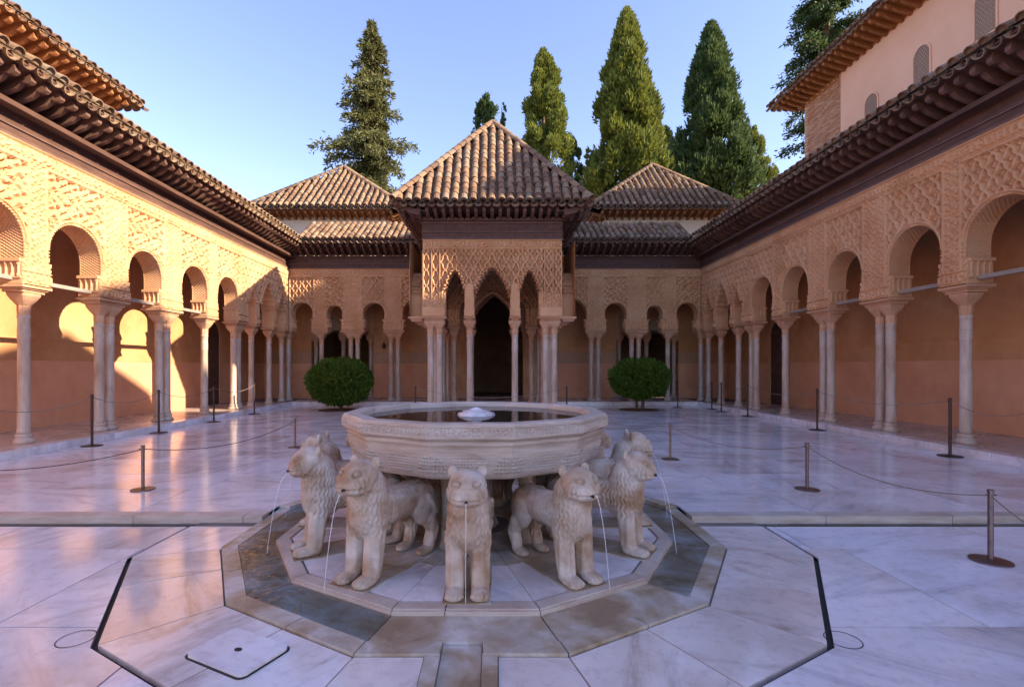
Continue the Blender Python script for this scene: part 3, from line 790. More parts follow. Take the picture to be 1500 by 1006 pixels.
for x0, x1 in ((-7.6, -1.9), (1.88, 7.6)):
    wood_beam(root, (x0, YBF), (x1, YBF), (0, -1), Z_TOP, Z_BT, .4)
    a, b = eave(root, (x0, YBF), (x1, YBF), (0, -1), Z_BT, .66, .26)
    up = Vector((0, math.cos(R(33)), math.sin(R(33))))
    if x0 < 0: a = Vector((x0+.55, a.y, a.z))
    else: b = Vector((x1-.55, b.y, b.z))
    roof_face(root, a, b, up, lambda s: 1.8, pitch=.22, single=2)
# ------------------------------------------------------------------ pavilion
PX, PYF, PW = -.07, 13.2, 1.85
pav = thing('pavilion', 'projecting square pavilion with steep tiled pyramid roof and lobed arches', 'pavilion', (PX, PYF, ZG)); PO = Vector((PX, PYF, ZG))
pav.location = (0, 0, 0)
ZPT, ZPB = 4.785, 5.32
PS = [(-1.54, .30, 2), (-.605, .13, 1), (.605, .13, 1), (1.54, .30, 2)]
def lobed_side(T, sup, res, placer, zc=4.06, zside=3.98, thick=.36):
    for u, h, nc in sup:
        for k in range(nc): placer(u+(k-(nc-1)/2)*.235)
        impost(pav, T, u, h, thick=thick)
    for i in range(len(sup)-1):
        (u0, h0, _), (u1, h1, _) = sup[i], sup[i+1]; a, b = u0+h0, u1-h1; bw = (b-a)/2; big = bw > .4
        hw, ap = opening_lobed(bw, 3.30 if big else 3.42, zc if big else zside, 7 if big else 5, .10 if big else .07)
        e0 = u0-h0 if i == 0 else u0; e1 = u1+h1 if i == len(sup)-2 else u1
        arch_bay(pav, T, e0, e1, (a+b)/2, hw, ap, Z_IMP+.10, ZPT, res, 'lobed', thick=thick, uoff=0, relief=.10, frieze=.24)
lobed_side(lambda u, w, z: (PX+u+0*w, PYF-w+0*u, z+0*u), PS, .014, lambda u: column(pav, PX+u, PYF+.17))
sideS = [(13.63, .07, 0), (14.55, .13, 1), (15.75, .13, 1), (16.75, .28, 2)]
for s_ in (-1, 1):
    Ts = (lambda s: (lambda u, w, z: (PX+s*(PW-.01-w)+0*u, u+0*w, z+0*u)))(s_)
    lobed_side(Ts, [(13.40, .16, 0)]+sideS[1:], .03, lambda y, s=s_: column(pav, PX+s*(PW-.19), y))
    MB().box(*sorted((PX+s_*(PW-.37), PX+s_*(PW-.02))), 17.03, YBF-.001, Z_IMP+.1, ZPT).build('side_wall', 'stucco', pav)
    column(pav, PX+s_*(PW-.19), 18.2)
for u in (-.605, .605):
    q = [(PX+u-.115, 2.765), (PX+u+.115, 2.765), (PX+u+.115, 3.50)]+[(PX+u+.115*math.cos(t), 3.50+.13*math.sin(t)) for t in np.linspace(.2, PI-.2, 7)]+[(PX+u-.115, 3.50)]
    MB().extr(q, (1, 0, 0), (0, 0, 1), (0, -1, 0), -PYF+.0, -PYF+.075).build('pilaster', 'stucco', pav)
    MB().box(PX+u-.135, PX+u+.135, PYF-.095, PYF-.0, 2.768, 2.97).build('pilaster_foot', 'stucco', pav)
for s_ in (-1, 1):
    for u in (1.825, 1.60, 1.385):
        MB().box(PX+s_*u-.012, PX+s_*u+.012, PYF-.062, PYF-.001, 2.99, 4.52).build('pier_moulding', 'stucco', pav)
    MB().box(*sorted((PX+s_*1.27, PX+s_*1.845)), PYF-.07, PYF-.001, 2.768, 2.985).build('pier_foot', 'stucco', pav)
# rear arch of the pavilion
lobed_side(lambda u, w, z: (PX+u+0*w, 16.6-w+0*u, z+0*u), [(-1.3, .2, 1), (-.72, .12, 1), (.72, .12, 1), (1.3, .2, 1)], .03, lambda u: column(pav, PX+u, 16.78), 3.9, 3.6)
MB().box(PX-PW+.03, PX+PW-.03, PYF+.1, YBF, ZPB-.12, ZPB-.04).build('ceiling', 'wood_dark', pav)
for (p0, p1, o) in (((PX-PW, PYF), (PX+PW, PYF), (0, -1)), ((PX-PW, PYF+.021), (PX-PW, 17.4), (-1, 0)), ((PX+PW, PYF+.021), (PX+PW, 17.4), (1, 0))):
    wood_beam(pav, p0, p1, o, ZPT, ZPB, .36)
OH = .50
ec = {}
for (p0, p1, o) in (((PX-PW, PYF), (PX+PW, PYF), (0, -1)), ((PX-PW, PYF), (PX-PW, PYF+2*PW), (-1, 0)), ((PX+PW, PYF), (PX+PW, PYF+2*PW), (1, 0))):
    d = Vector((p1[0]-p0[0], p1[1]-p0[1])).normalized()
    ec[o] = eave(pav, tuple(Vector(p0)-d*.45), tuple(Vector(p1)+d*.45), o, ZPB, OH, .12, spacing=.2)
EH = PW+OH+.12; ZE = ec[(0, -1)][0].z; APEX = Vector((PX, PYF+PW, 8.70)); cy = PYF+PW
cor = {(i, j): Vector((PX+i*EH, cy+j*EH, ZE)) for i in (-1, 1) for j in (-1, 1)}
slope_len = math.hypot(EH, APEX.z-ZE)
tri = lambda s: slope_len*max(.02, 1-abs(s-EH)/EH)
for (A, B, v, sing) in (((-1, -1), (1, -1), (0, 1), 99), ((-1, 1), (-1, -1), (1, 0), 0), ((1, -1), (1, 1), (-1, 0), 0), ((1, 1), (-1, 1), (0, -1), 0)):
    roof_face(pav, cor[A], cor[B], Vector((v[0]*EH, v[1]*EH, APEX.z-ZE)), tri, pitch=.235, step=.24, single=sing)
for c in cor.values(): hip_tiles(pav, c, APEX, c.y < cy)
for i in (-1, 1):           # corner rafters
    c = cor[(i, -1)]; a = Vector((PX+i*PW, PYF, ZPB+.04)); d = (c-a); 
    MB().box(0, d.length*.97, -.06, .06, -.07, .07, frame(a, d.normalized(), d.normalized().cross(Vector((0, 0, 1))).normalized(), Vector((0, 0, 1)))).build('corner_rafter', 'wood_rafter', pav)
MB().lathe([(.10, 0), (.12, .05), (.06, .12), (.02, .2)], 10, (PX, cy)).build('roof_finial', 'roof_tile', pav).location.z = 8.65

# ------------------------------------------------------------------ halls behind, left and right
def hall(x0, x1, y0, depth, zw0, zeave, zapex, lb, apx, sing):
    t = thing('hall_roof', lb, 'building')
    MB().box(x0+.7, x1-.7, y0+.7, y0+depth-.7, 3, zeave-.12).build('wall', 'plaster_cream', t)
    eave(t, (x0+.5, y0+.7), (x1-.5, y0+.7), (0, -1), zeave-.35, .6, .14, RAFT_O, .3, 'wood_orange')
    eave(t, (x0+.7, y0+.5), (x0+.7, y0+depth-.5), (-1, 0), zeave-.35, .6, .14, RAFT_O, .3, 'wood_orange')
    eave(t, (x1-.7, y0+.5), (x1-.7, y0+depth-.5), (1, 0), zeave-.35, .6, .14, RAFT_O, .3, 'wood_orange')
    A = Vector((apx, y0+depth/2, zapex)); C = [Vector((x, y, zeave)) for x, y in ((x0, y0), (x1, y0), (x1, y0+depth), (x0, y0+depth))]
    for i in range(4):
        P, Q = C[i], C[(i+1) % 4]; e = (Q-P); L = e.length; e.normalize(); f = P+e*(A-P).dot(e); up = A-f; sl = up.length; a = (f-P).length
        roof_face(t, P, Q, up, (lambda a, L, sl: (lambda s: sl*max(.02, min(s/a, (L-s)/(L-a)))))(a, L, sl), pitch=.27, step=.30, single=1 if i == 0 else 0)
        hip_tiles(t, P, A)
    return t
hall(-10.3, -3.9, 20.9, 6.4, 0, 8.15, 11.0, 'low tiled hip roof with cream wall rising behind the sunlit gallery corner', -7.3, 0)
hall(4.05, 10.4, 20.9, 6.4, 0, 8.15, 11.1, 'low tiled hip roof with cream wall beside the tall cypresses', 7.6, 0)
# building between, closing the back of the dark halls
bk = thing('rear_block', 'plain cream block behind the pavilion roof', 'building'); MB().box(-3.9, 3.9, 21.5, 26, 5.5, 7.3).build('wall', 'plaster_cream', bk)
MB().box(-4.0, 4.0, 21.3, 26.2, 7.3, 7.42).build('roof_slab', 'roof_tile', bk)
# ------------------------------------------------------------------ upper storeys beside the court
up_l = thing('upper_storey', 'sunlit upper storey with orange rafters above the left gallery roof', 'building')
MB().box(-16, -10.3, -4, 12.9, 3, 8.35).build('wall', 'plaster_pink', up_l)
a, b = eave(up_l, (-10.3, -4), (-10.3, 13.1), (1, 0), 8.12, .68, .24, RAFT_O, .26, 'wood_orange')
roof_face(up_l, a, (b.x, 13.6, b.z), (-math.cos(R(26)), 0, math.sin(R(26))), lambda s: 2.6, single=1)
c = Vector((b.x, 13.6, b.z)); 
roof_face(up_l, c, (c.x-5, c.y, c.z), (0, -math.cos(R(26)), math.sin(R(26))), lambda s: min(2.6, s+.1), single=1)
eave(up_l, (-10.3, 12.9), (-15.8, 12.9), (0, 1), 8.12, .55, .2, RAFT_O, .26, 'wood_orange')

tow = thing('tower_house', 'tall pink plastered tower with brick end and latticed arched windows', 'building')
XT = 12.0; ZTE = 11.62; Y0T, Y1T, YBR = 9.2, 19.5, 17.3
MB().box(XT, XT+6, Y0T, YBR, 2, ZTE).build('wall', 'plaster_pink', tow)
bw_ = MB().box(XT+.12, XT+6, YBR+.001, Y1T, 2, ZTE-.001).build('brick_end', 'mortar', tow)
BRK = MB().box(-.004, .02, 0, .27, 0, .045).mesh('brick', 'brickwork')
mass = MB(); nb = 0
for r_ in range(120):
    z = 6.8+r_*.058
    if z > ZTE-.06: break
    for k in range(8):
        y = YBR+.01+k*.285-(.14 if r_ % 2 else 0)
        y = max(y, YBR+.005)
        if y+.27 > Y1T: continue
        if nb < 290 and z > 8.2: inst('brick', BRK, bw_, frame((XT+.10+random.uniform(-.004, .004), y, z), (1, 0, 0), (0, 1, 0), (0, 0, 1))); nb += 1
        else: mass.box(XT+.098+random.uniform(-.003, .004), XT+.1195, y, y+.27, z, z+.045)
stuff(mass.build('brick_field', 'brickwork', bw_))
a, b = eave(tow, (XT, Y0T), (XT, Y1T+.3), (-1, 0), ZTE-.05, .8, .22, RAFT_O, .3, 'wood_orange')
ytop = Y1T+.85
roof_face(tow, a, (b.x, ytop, b.z), (math.cos(R(40)), 0, math.sin(R(40))), lambda s: min(7.5, (ytop-a.y-s)*1.3+.1, s*6+.3), single=1)
eave(tow, (XT, Y1T), (XT+5.5, Y1T), (0, 1), ZTE-.05, .6, .2, RAFT_O, .3, 'wood_orange')
roof_face(tow, (a.x, ytop, a.z), (a.x+7, ytop, a.z), (0, -math.cos(R(40)), math.sin(R(40))), lambda s: min(7.5, s*1.3+.1, (7.1-s)*1.3), single=1)
for yc, zc, h in ((15.88, 8.95, 1.15), (14.0, 9.28, 1.15), (12.18, 9.55, 1.15)):
    w = thing('lattice_window', 'x', 'window'); bpy.data.objects.remove(w)
    f = .26; arc = [(yc+f*math.cos(t), zc+h-f+f*math.sin(t)) for t in np.linspace(0, PI, 13)]
    outer = [(yc+(f+.05)*math.cos(t), zc+h-f+(f+.05)*math.sin(t)) for t in np.linspace(0, PI, 13)]
    po = [(yc+f+.05, zc-.02)]+outer+[(yc-f-.05, zc-.02)]; pi_ = [(yc+f, zc)]+arc+[(yc-f, zc)]
    win = MB().extr([(y, z) for y, z in pi_], (0, 1, 0), (0, 0, 1), (1, 0, 0), XT-.004, XT-.001).build('window', 'dark_room', tow)
    mm = MB(); n = len(po)
    for i in range(n-1):
        q = [po[i], po[i+1], pi_[i+1], pi_[i]]; mm.extr(q, (0, 1, 0), (0, 0, 1), (1, 0, 0), XT-.03, XT-.0005)
    mm.build('window_frame', 'plaster_pink', win)
    mm = MB()
    for k in range(-14, 15):
        for sg in (-1, 1):
            pts = []
            for t in np.linspace(-.9, .9, 60):
                y, z = yc+t*.7+k*.085, zc+.55+sg*t
                ok = abs(y-yc) < f and zc < z and (z < zc+h-f or math.hypot(y-yc, z-(zc+h-f)) < f)
                if ok: pts.append((y, z))
            if len(pts) > 1:
                (ya, za), (yb_, zb_) = pts[0], pts[-1]; d = Vector((0, yb_-ya, zb_-za)); 
                if d.length > .05: mm.box(0, d.length, -.009, .009, -.006 if sg < 0 else .0065, .006 if sg < 0 else .012, frame((XT-.014, ya, za), d.normalized(), Vector((0, 0, 1)).cross(d).normalized() if abs(d.z) < 1e-6 else Vector((1, 0, 0)).cross(d).normalized(), (1, 0, 0)))
    mm.build('window_lattice', 'lattice_wood', win)
mm = MB()
for k in range(10):
    a0, a1 = PI*k/10, PI*(k+1)/10
    mm.extr([(18.35+r*math.cos(t), 8.0+r*math.sin(t)) for r, t in ((.30, a0), (.40, a0), (.40, a1), (.30, a1))], (0, 1, 0), (0, 0, 1), (1, 0, 0), XT+.03, XT+.097)
mm.build('brick_arch', 'plaster_cream', tow)
# hall and lantern tower of the right wing, beside the camera and out of the frame
sb = thing('side_hall', 'plain plastered hall block rising behind the right gallery', 'building')
MB().box(XT-.3, XT+7, -9, 9.19, 2, 10.1).build('wall', 'plaster_pink', sb)
MB().box(XT-.6, XT+7, -9.3, 9.19, 10.1, 10.32).build('roof_slab', 'roof_tile', sb)
ln = thing('lantern_tower', 'square lantern tower with pyramid roof above the side hall', 'building')
MB().box(11.9, 18.1, .6, 6.8, 10.32, 11.75).build('wall', 'plaster_pink', ln)
MB().add([(11.2, -.1, 11.75), (18.8, -.1, 11.75), (18.8, 7.5, 11.75), (11.2, 7.5, 11.75), (15, 3.7, 15.25)], [(0, 1, 4), (1, 2, 4), (2, 3, 4), (3, 0, 4), (3, 2, 1, 0)]).build('roof', 'roof_tile', ln)

# ------------------------------------------------------------------ fountain
fo = thing('fountain_basin', 'twelve-sided carved marble basin full of water carried by the lions', 'fountain', (FX, FY, .04))
ZB0 = .655-.04; ZB1 = 1.05-.04
def ring12(a, z): 
    r = a/math.cos(PI/12); return [(r*math.cos(PI/12+k*PI/6), r*math.sin(PI/12+k*PI/6), z) for k in range(12)]
prof = [(.80, ZB0-.02), (.985, ZB0), (1.004, ZB0+.02), (1.05, ZB0+.17), (1.062, ZB0+.215), (1.05, ZB0+.222), (1.06, ZB0+.235), (1.072, ZB0+.245), (1.072, ZB0+.262), (1.064, ZB0+.27), (1.088, ZB0+.283), (1.10, ZB0+.29), (1.10, ZB1-.012), (1.09, ZB1), (.985, ZB1), (.972, ZB1-.01), (.955, ZB1-.06), (.85, ZB1-.22), (.3, ZB1-.27)]
V = []; F = []
for a, z in prof: V += ring12(a, z)
for i in range(len(prof)-1):
    for k in range(12): F.append((i*12+k, i*12+(k+1) % 12, (i+1)*12+(k+1) % 12, (i+1)*12+k))
F.append(tuple(range((len(prof)-1)*12, len(prof)*12)))
MB().add(V, F).build('bowl', 'basin_marble', fo)
# carved bands on the faces: inscription on the rim, knot medallions below
for k in range(12):
    th = k*PI/6; nrm = np.array([math.cos(th), math.sin(th), 0]); tg = np.array([-math.sin(th), math.cos(th), 0])
    def face(name, a0, z0, a1, z1, half, fn, nu, nv, depth):
        u = np.linspace(-1, 1, nu); v = np.linspace(0, 1, nv); Uq, Vq = np.meshgrid(u, v)
        hw_ = half[0]+(half[1]-half[0])*Vq; X = Uq*hw_; H = fn(X, Vq*(z1-z0), hw_)*depth+.0015
        edge = (np.abs(Uq) > .995) | (Vq < .01) | (Vq > .99); H = np.where(edge, -.002, H)
        P = nrm*(a0+(a1-a0)*Vq+H)[..., None]+tg*X[..., None]; P[..., 2] += z0+(z1-z0)*Vq
        i = np.arange(nv-1)[:, None]*nu+np.arange(nu-1)[None, :]
        mesh_np(name, P.reshape(-1, 3), np.stack([i, i+1, i+nu+1, i+nu], -1).reshape(-1, 4), 'basin_marble', fo, True)
    vis = k in (6, 7, 8, 9, 10, 11, 0)
    n1 = 150 if vis else 30
    face('inscription_band', 1.10, ZB0+.298, 1.10, ZB1-.02, (.285, .285), lambda x, z, w: .4+script(x, z, ZB1-.02-ZB0-.298), n1, 24 if vis else 8, .011)
    def knot(x, z, w):
        t = np.clip(1-np.hypot(x/.12, (z-.07)/.09), 0, 1) > 0
        k1 = .5+.5*np.sin((x+z)*150)*np.sin((x-z)*150); cor_ = np.clip(1-np.hypot((np.abs(x)-w)/.11, (z-.01)/.14), 0, 1) > 0
        return np.where(t, k1, np.where(cor_, sst(-.2, .4, np.sin((x-z)*120)*np.sin((x+z)*120+1)), 0))
    face('carved_face', 1.0082, ZB0+.032, 1.0493, ZB0+.166, (.267, .278), knot, n1, 32 if vis else 8, .012)
MB().lathe([(.16, -.02), (.17, 0), (.16, .02), (.12, .03), (.125, .037), (.06, .05), (.025, .066), (.0, .072)], 12).build('nozzle', 'court_marble', fo).location = (0, 0, ZB1-.045)
MB().lathe([(.20, .0), (.16, .1), (.14, .35), (.18, .5), (.22, ZB0-.001)], 12).build('pedestal', 'lion_marble', fo)
for k in range(6):
    a = k*PI/3+.2; MB().lathe([(.07, 0), (.055, .06), (.05, .4), (.07, ZB0-.021)], 10, (.62*math.cos(a), .62*math.sin(a))).build('support_post', 'lion_marble', fo)
A = ring12(.962, ZB1-.045); MW = MB().add([(x+FX, y+FY, z+.04) for x, y, z in A], [tuple(range(12))]).build('basin_water', 'water_still'); struct(MW)

# ------------------------------------------------------------------ the lions
def lion_mesh():
    bm = bmesh.new()
    def ell(c, r, rot=(0, 0, 0)):
        M = Matrix.Translation(c) @ Euler(rot).to_matrix().to_4x4() @ Matrix.Diagonal((*r, 1))
        bmesh.ops.create_icosphere(bm, subdivisions=3, radius=1, matrix=M)
    def cap(p0, p1, r0, r1):
        p0, p1 = Vector(p0), Vector(p1); n = max(3, int((p1-p0).length/(min(r0, r1)*.45)))
        for k in range(n+1):
            t = k/n; ell(p0.lerp(p1, t), (r0+(r1-r0)*t,)*3)
    ell((-.07, 0, .40), (.145, .135, .17)); ell((-.06, 0, .50), (.135, .128, .16)); ell((-.05, 0, .58), (.125, .12, .13))
    ell((.015, 0, .66), (.115, .120, .105)); ell((.03, 0, .625), (.115, .112, .085)); ell((.080, 0, .625), (.080, .096, .070)); ell((.095, 0, .60), (.064, .082, .050))
    ell((.122, 0, .652), (.036, .040, .028), (0, .3, 0)); ell((.075, 0, .694), (.090, .062, .038), (0, .55, 0))
    for s in (-1, 1):
        ell((.045, s*.058, .642), (.088, .062, .088)); ell((.085, s*.045, .602), (.078, .048, .048)); ell((.112, s*.04, .628), (.042, .042, .046))
        ell((-.035, s*.092, .738), (.020, .034, .040)); ell((.085, s*.062, .680), (.03, .03, .02))
        cap((-.05, s*.075, .34), (-.01, s*.076, .05), .070, .058); ell((.045, s*.077, .03), (.085, .060, .036)); ell((.09, s*.077, .026), (.05, .062, .030))
        ell((-.56, s*.085, .36), (.125, .062, .15), (0, -.15, 0)); cap((-.60, s*.092, .26), (-.665, s*.092, .16), .062, .046); cap((-.665, s*.092, .16), (-.615, s*.092, .045), .046, .043)
        ell((-.56, s*.092, .028), (.085, .048, .031))
    cap((-.12, 0, .42), (-.40, 0, .405), .128, .118); cap((-.40, 0, .405), (-.58, 0, .415), .118, .115)
    cap((-.69, 0, .44), (-.71, .01, .25), .026, .022); cap((-.71, .01, .25), (-.64, .12, .30), .022, .03); cap((-.64, .13, .30), (-.55, .14, .42), .03, .024)
    me = bpy.data.meshes.new('tmp'); bm.to_mesh(me); bm.free()
    o = bpy.data.objects.new('tmp', me); COL.objects.link(o)
    r = o.modifiers.new('r', 'REMESH'); r.mode = 'VOXEL'; r.voxel_size = .0070
    s = o.modifiers.new('s', 'SMOOTH'); s.iterations = 3; s.factor = .5
    dg = bpy.context.evaluated_depsgraph_get(); ev = o.evaluated_get(dg); me2 = bpy.data.meshes.new_from_object(ev)
    bpy.data.objects.remove(o)
    n = len(me2.vertices); V = np.empty(n*3, np.float32); Nn = np.empty(n*3, np.float32)
    me2.vertices.foreach_get('co', V); V = V.reshape(-1, 3).astype(float)
    me2.vertex_normals.foreach_get('vector', Nn); Nn = Nn.reshape(-1, 3)
    x, y, z = V.T
    # locks of the mane: wavy vertical strands round the neck and chest
    ang = np.arctan2(y, x+.10); mane = sst(.25, .30, z)*(1-sst(.60, .66, z+.5*np.maximum(x-.0, 0)))*sst(-.27, -.18, x)*(1-sst(.045, .085, x))
    lock = np.sin(ang*30+1.3*np.sin(z*85+ang*2)); lock2 = np.sin(z*150+3*np.sin(ang*11))
    h = mane*(.0055*lock+.0022*lock2)
    # face: concentric whisker folds, eyes, mouth, nose
    face = sst(.035, .06, x)*sst(.57, .59, z)
    for s_ in (-1, 1):
        dm = np.sqrt((x-.145)**2+(y-s_*.03)**2+(z-.615)**2)
        cheek = face*(s_*y > .012)*sst(.045, .06, dm)*(1-sst(.12, .14, dm))*(z < .665)
        h += cheek*.0085*np.sin(dm*230)
        de = np.sqrt((x-.10)**2*.6+(y-s_*.062)**2+(z-.690)**2*2.2)
        h += .010*(1-sst(.016, .024, de))-.014*(1-sst(.0, .008, np.abs(de-.030)))+.0035*(1-sst(.0, .006, np.abs(de-.042)))*(z > .68)
    mouth = face*(1-sst(.003, .008, np.abs(z-.598-.05*np.abs(y))))*(x > .08); h -= .014*mouth
    h += -.006*(1-sst(.004, .010, np.abs(np.hypot(y*.8, (z-.652))-.018)))*(x > .135)
    # fluted legs and toes
    legs = (1-sst(.26, .30, z))*sst(.055, .075, z)
    h += legs*.004*np.sin(np.arctan2(np.abs(y)-.078, np.where(x > -.3, x+.02, x+.63))*6)
    paw = (1-sst(.045, .06, z))*((x > .03) | ((x < -.5) & (x > -.58)))
    yy = np.abs(y)-.078
    h += -.008*paw*(1-sst(.1, .32, np.abs(((yy+.056)/.028) % 1-.5)*-2+1))*(Nn[:, 2] > -.3)
    # drapery lines along back and flank
    back = (x < -.22)*sst(.38, .46, z); h += back*.004*np.sin(y*150+4*x)
    V += Nn*h[:, None]; V[:, 2] = np.maximum(V[:, 2], 0)
    me2.vertices.foreach_set('co', V.astype(np.float32).ravel()); me2.polygons.foreach_set('use_smooth', [True]*len(me2.polygons)); me2.update()
    me2.materials.clear(); me2.materials.append(MATS['lion_marble']); me2.name = 'stone_lion'
    return me2
LION = lion_mesh()
SPOUT = MB().lathe([(.009, 0), (.009, .03), (.006, .03), (.006, .026)], 8, M=Matrix.Rotation(PI/2, 4, 'Y')).mesh('spout', 'spout_lead')
PL = MB().box(-.70, .135, -.145, .145, -.006, .004).mesh('plinth', 'wet_stone')
RL = 1.40
lab = {1: 'stone lion behind the bowl, next to the shaded cross channel lion', 2: 'stone lion behind the bowl, between the pavilion facing lion and the shaded gallery', 3: 'stone lion behind the bowl facing straight to the pavilion', 4: 'stone lion behind the bowl, between the pavilion facing lion and the sunlit gallery', 5: 'stone lion behind the bowl, next to the sunlit cross channel lion',
       9: 'stone lion facing straight down the short front channel', 8: 'stone lion on the drain cover side, next to the front channel lion', 10: 'stone lion next to the front channel lion, on the black slotted drain side',
       7: 'stone lion in profile between the drain cover side and the sunlit gallery', 11: 'stone lion in profile turned towards the shaded gallery', 6: 'stone lion facing along the cross channel to the sunlit gallery', 0: 'stone lion with bluish back facing along the cross channel to the shaded gallery'}
for k in range(12):
    th = k*PI/6
    o = bpy.data.objects.new('stone_lion', LION); COL.objects.link(o)
    o.location = (FX+RL*math.cos(th), FY+RL*math.sin(th), .047); o.rotation_euler.z = th + (0 if k == 9 else random.uniform(-.06, .06)); sc_ = random.uniform(.98, 1.03); o.scale = (sc_, sc_, sc_*random.uniform(.98, 1.03))
    tag(o, lab[k], 'lion statue', 'lions carrying the basin')
    inst('spout', SPOUT, o, Matrix.Translation((.140, 0, .602)) @ Matrix.Rotation(.15, 4, 'Y'))
    inst('plinth', PL, o)
    if k in (6, 7, 8, 9, 10, 11, 0):
        d = Vector((math.cos(th), math.sin(th), 0)); p = Vector(o.location)+d*.172+Vector((0, 0, .598))
        v = (.12 if k == 9 else .38); pts = [p+d*v*t+Vector((0, 0, -4.9*t*t*.9)) for t in np.linspace(0, .355, 14)]
        j = MB().tube(pts, [.0026-.0009*t for t in np.linspace(0, 1, 14)], 6).build('water_jet', 'water_jet')
        tag(j, 'thin falling jet of water from the mouth of '+{9: 'the front channel lion', 8: 'the lion beside the drain cover', 10: 'the lion beside the black drain slot', 7: 'the profile lion near the sunlit gallery', 11: 'the profile lion near the shaded gallery', 6: 'the cross channel lion, sunlit side', 0: 'the cross channel lion, shaded side'}[k], 'water jet', 'jets from the lions')

# ------------------------------------------------------------------ barriers
def post(x, y, z, h, mat, label, group, r=.021, br=.16):
    t = thing('barrier_post', label, 'barrier post', (x, y, z), group)
    MB().lathe([(r, .012), (r, h-.02), (r*1.25, h-.02), (r*1.25, h-.005), (r*.8, h)], 12).build('pole', mat, t)
    smooth_by_angle(MB().lathe([(br, 0), (br, .008), (br*.8, .014), (r*1.3, .02)], 24).build('base', mat, t))
    MB().tube([(-.04, 0, h-.045), (0, 0, h-.035), (.04, 0, h-.045)], .006, 6).build('rope_hook', mat, t)
    return (x, y, z+h-.045)
def rope(a, b, sag, mat, label, group, r=.006):
    a, b = Vector(a), Vector(b); pts = [a.lerp(b, t)+Vector((0, 0, -sag*4*t*(1-t))) for t in np.linspace(0, 1, 17)]
    tag(MB().tube(pts, r, 6).build('barrier_rope', mat), label, 'rope', group)
def run(pts, h, mat, lbp, lbr, gp, gr, z, sag, r=.021, br=.16, rr=.006, rmat='rope_grey'):
    tops = [post(x, y, z(x, y), h, mat, lbp[i], gp, r, br) for i, (x, y) in enumerate(pts)]
    for i in range(len(tops)-1): rope(tops[i], tops[i+1], sag, rmat, lbr[i], gr, rr)
zz = lambda x, y: ZR+.002 if y > 4.7 else .002
run([(-6.35, 4.85), (-3.97, 5.62), (-3.43, 8.55)], .50, 'post_steel',
    ['low steel post at the kerb of the cross channel, sunlit side', 'low steel post on polished floor beside the profile lion', 'low steel post behind the profile lion, towards the orange bush'],
    ['dark sagging rope from the channel kerb to the low steel post', 'dark sagging rope running behind the profile lion'], 'low posts around the fountain', 'low ropes around the fountain', zz, .16, .018, .12, .005, 'post_brown')
run([(2.62, 7.45), (3.52, 5.62), (3.66, 3.68), (3.2, 2.2)], .53, 'post_steel',
    ['low steel post behind the fountain, near the round bush', 'low steel post on rear floor beyond the channel kerb, shaded side', 'low steel post with wide round base on the front paving', 'low steel post on the front paving past the wide based post'],
    ['thin chain between posts beyond the channel kerb', 'thin chain crossing the channel kerb to the front post', 'thin chain hanging from the front post'], 'low posts around the fountain', 'low ropes around the fountain', zz, .14, .018, .125, .005)
yl = [6.7, 8.72, 10.45, 12.5, 14.6]
run([(-7.05, y) for y in yl], .90, 'post_brown', [f'tall brown barrier post at the sunlit gallery step, {q}' for q in ('before the single column', 'between single and paired columns', 'beside the first paired columns', 'beside the lit single column', 'nearest the lobed portal')],
    [f'slack barrier rope along the sunlit gallery step, {q}' for q in ('before the single column', 'in front of the paired columns', 'in front of the lit wall', 'up to the lobed portal')], 'tall barrier posts', 'gallery ropes', lambda x, y: ZR+.002, .16)
yr = [6.4, 7.72, 10.9, 13.9, 16.2]
run([(7.05, y) for y in yr], .90, 'post_brown', [f'tall brown barrier post at the shaded gallery step, {q}' for q in ('before the thick single column', 'beside the thick single column', 'between the two paired columns', 'past the second single column', 'by the lobed portal')],
    [f'slack barrier rope along the shaded gallery step, {q}' for q in ('before the single column', 'across the first paired columns', 'across the second single column', 'up to the lobed portal')], 'tall barrier posts', 'gallery ropes', lambda x, y: ZR+.002, .16)
run([(-2.05, 12.85), (1.85, 12.85)], .88, 'post_brown', ['brown barrier post at the pavilion corner on the sunlit side', 'brown barrier post at the pavilion corner on the shaded side'], ['slack barrier rope hung across the pavilion front'], 'tall barrier posts', 'gallery ropes', lambda x, y: ZR+.002, .25)
run([(6.2, 16.9), (6.95, 15.3)], .9, 'post_brown', ['brown barrier post in the far corner by the round bush', 'brown barrier post before the shaded lobed portal'], ['slack barrier rope in the far shaded corner'], 'tall barrier posts', 'gallery ropes', lambda x, y: ZR+.002, .16)

